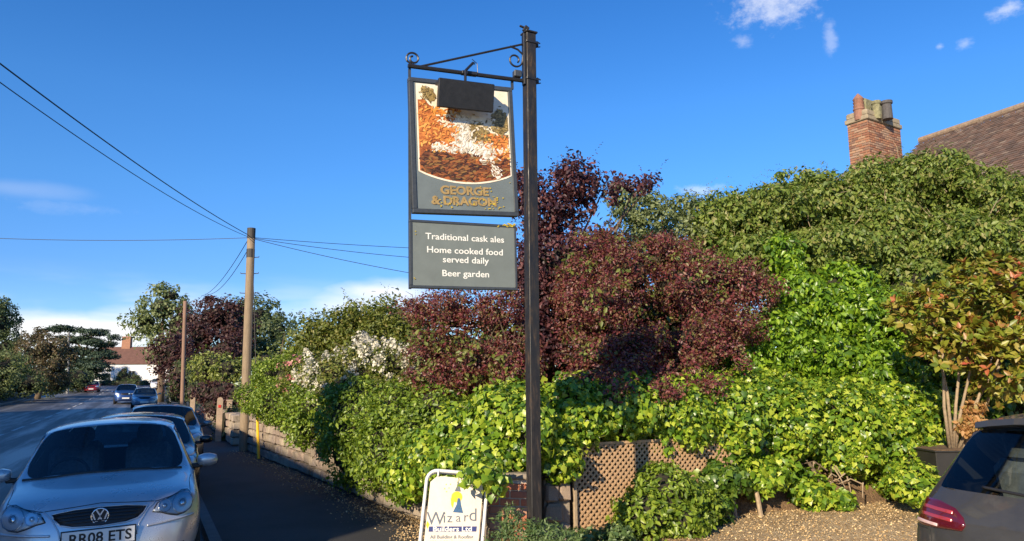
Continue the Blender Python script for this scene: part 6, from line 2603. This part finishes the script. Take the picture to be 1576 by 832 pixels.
# spoiler over the rear window
bm = new()
rows = []
for x in (-.52, -.42, -.24, 0, .24, .42, .52):
    f = (x / .52) ** 2
    yb_, zb_ = 3.92 - .10 * f, 1.412 - .045 * f
    rows.append([bm.verts.new(v) for v in ((x, yb_ - .30, zb_ + .058 + .0), (x * 1.01, yb_ + .06, zb_ + .022), (x * 1.01, yb_ + .07, zb_ - .012), (x, yb_ + .02, zb_ - .022), (x, yb_ - .25, zb_ + .0))])
for a, b in zip(rows, rows[1:]):
    for i in range(5):
        bm.faces.new((a[i], a[(i + 1) % 5], b[(i + 1) % 5], b[i]))
bm.faces.new(rows[0])
bm.faces.new(rows[-1])
bm_obj('spoiler', bm, 'paint_grey', golf, smooth=False)
TLP = [(.44, .80), (.60, .79), (.72, .785), (.80, .80), (.815, .86), (.80, .925), (.74, .94), (.62, .935), (.50, .91), (.44, .87), (.42, .83)]
for sd in (1, -1):
    pl_ = TLP if sd > 0 else mirror_pts(TLP)
    tlp = patch(golf, bg_, 'tail_light', pl_, 1, 'tail_red', .008, 5, 3, .006, .012)
    for z0 in (.835, .875):
        patch(tlp, bg_, 'light_bar', [(sd * x, z) for x, z in ((.50, z0), (.74, z0 + .01), (.75, z0 + .028), (.50, z0 + .018))][::sd], 1, 'tail_bright', .0165, 3, 4, 0, .004)
    patch(tlp, bg_, 'reverse_light', [(sd * x, z) for x, z in ((.60, .797), (.79, .803), (.80, .822), (.60, .812))][::sd], 1, 'tail_clear', .016, 3, 4, 0, .004)
seam(golf, bg_, 'tailgate_gap', [(.72, .94), (.66, .99)], 1, .004, 'seam', 6)
seam(golf, bg_, 'tailgate_gap', [(-.72, .94), (-.66, .99)], 1, .004, 'seam', 6)
seam(golf, bg_, 'tailgate_gap', [(.655, .79), (.66, .62), (-.66, .62), (-.655, .79)], 1, .004, 'seam', 10)
seam(golf, bg_, 'bumper_gap', [(.82, .775), (.66, .772)], 1, .0035, 'seam', 10)
seam(golf, bg_, 'bumper_gap', [(-.82, .775), (-.66, .772)], 1, .0035, 'seam', 10)
round_badge(golf, bg_, (0, .885), .06, 1)
seam(golf, bg_, 'rear_wiper', [(0, 1.02), (.2, 1.03), (.38, 1.04)], 1, .009, 'black_plastic', 8, .012)

# ------------------------------------------------------------------ the rest of the row along the kerb
def row_car(label, px, py, Y, L, W, H, mat, heading=154, tilt=0.0, lamps=True, gmat='tinted_glass', group='cars parked along the kerb', z=None, lowroof=0.0, lvl=2):
    """front bumper centre at the pixel column, distance Y"""
    p_ = at(px, py, Y)
    sp = scaled(POLO, L, W, H)
    z_ = gz(p_.x, p_.y) if z is None else z
    c, b_ = car('parked_car', label, sp, (p_.x, p_.y, z_), heading, tilt, mat, gmat, group, lvl)
    mirrors(c, sp, mat)
    k = (W / 2) / .83
    kz = H / 1.468
    hp_ = [(x * k, z * kz) for x, z in HLP]
    if lamps:
        for sd in (1, -1):
            q_ = hp_ if sd > 0 else mirror_pts(hp_)
            patch(c, b_, 'headlight', q_, -1, 'reflector', .006, 4, 2, .006)
        patch(c, b_, 'grille', [(x * k, z * kz) for x, z in GR], -1, 'plate_black', .004, 4, 2)
        p2_, _ = cast(b_, (0, -10, .43 * kz), (0, 1, 0))
        bm = new()
        box(bm, p2_ + Vector((0, -.008, 0)), (.52, .02, .11))
        bm_obj('number_plate', bm, 'plate_white', c)
    rl = [(x * k, z * kz) for x, z in ((.58, .66), (.72, .66), (.725, .78), (.70, .86), (.62, .84))]
    for sd in (1, -1):
        patch(c, b_, 'tail_light', rl if sd > 0 else mirror_pts(rl), 1, 'tail_red', .006, 3, 2)
    return c


def kerbside(s, q):
    x, y = xy(s, q)
    return x, y


def row_at(label, s, q, **kw):
    x, y = xy(s, q)
    # pixel column is not needed here: the car stands a known distance along the kerb
    sp_px = 0
    L, W, H, mat = kw.pop('L'), kw.pop('W'), kw.pop('H'), kw.pop('mat')
    return _row(label, x, y, L, W, H, mat, **kw)


def _row(label, x, y, L, W, H, mat, **kw):
    global at
    keep = at
    at = lambda a, b, c: Vector((x, y, 0))
    try:
        return row_car(label, 0, 0, y, L, W, H, mat, **kw)
    finally:
        at = keep


row_at('dark car parked directly behind the nearest silver hatchback', 4.9, -.8, L=4.3, W=1.76, H=1.42, mat='paint_black', tilt=rad(1))
row_at('pewter grey hatchback third in the row along the kerb', 10.4, -.4, L=4.1, W=1.74, H=1.44, mat='paint_pewter', tilt=rad(1))
row_at('pale ice blue hatchback facing the camera halfway down the road', 52, -.9, L=4.2, W=1.74, H=1.46, mat='paint_ice')
row_at('dark blue people carrier behind the ice blue hatchback', 61, -2.3, L=4.4, W=1.8, H=1.62, mat='paint_blue')
row_at('white car parked farthest along the kerb near the cottage', 104, .4, L=4.2, W=1.75, H=1.5, mat='paint_white')
row_at('small red car across the road under the trees', 98, -7.0, L=4.0, W=1.7, H=1.45, mat='paint_red', group='cars across the road')
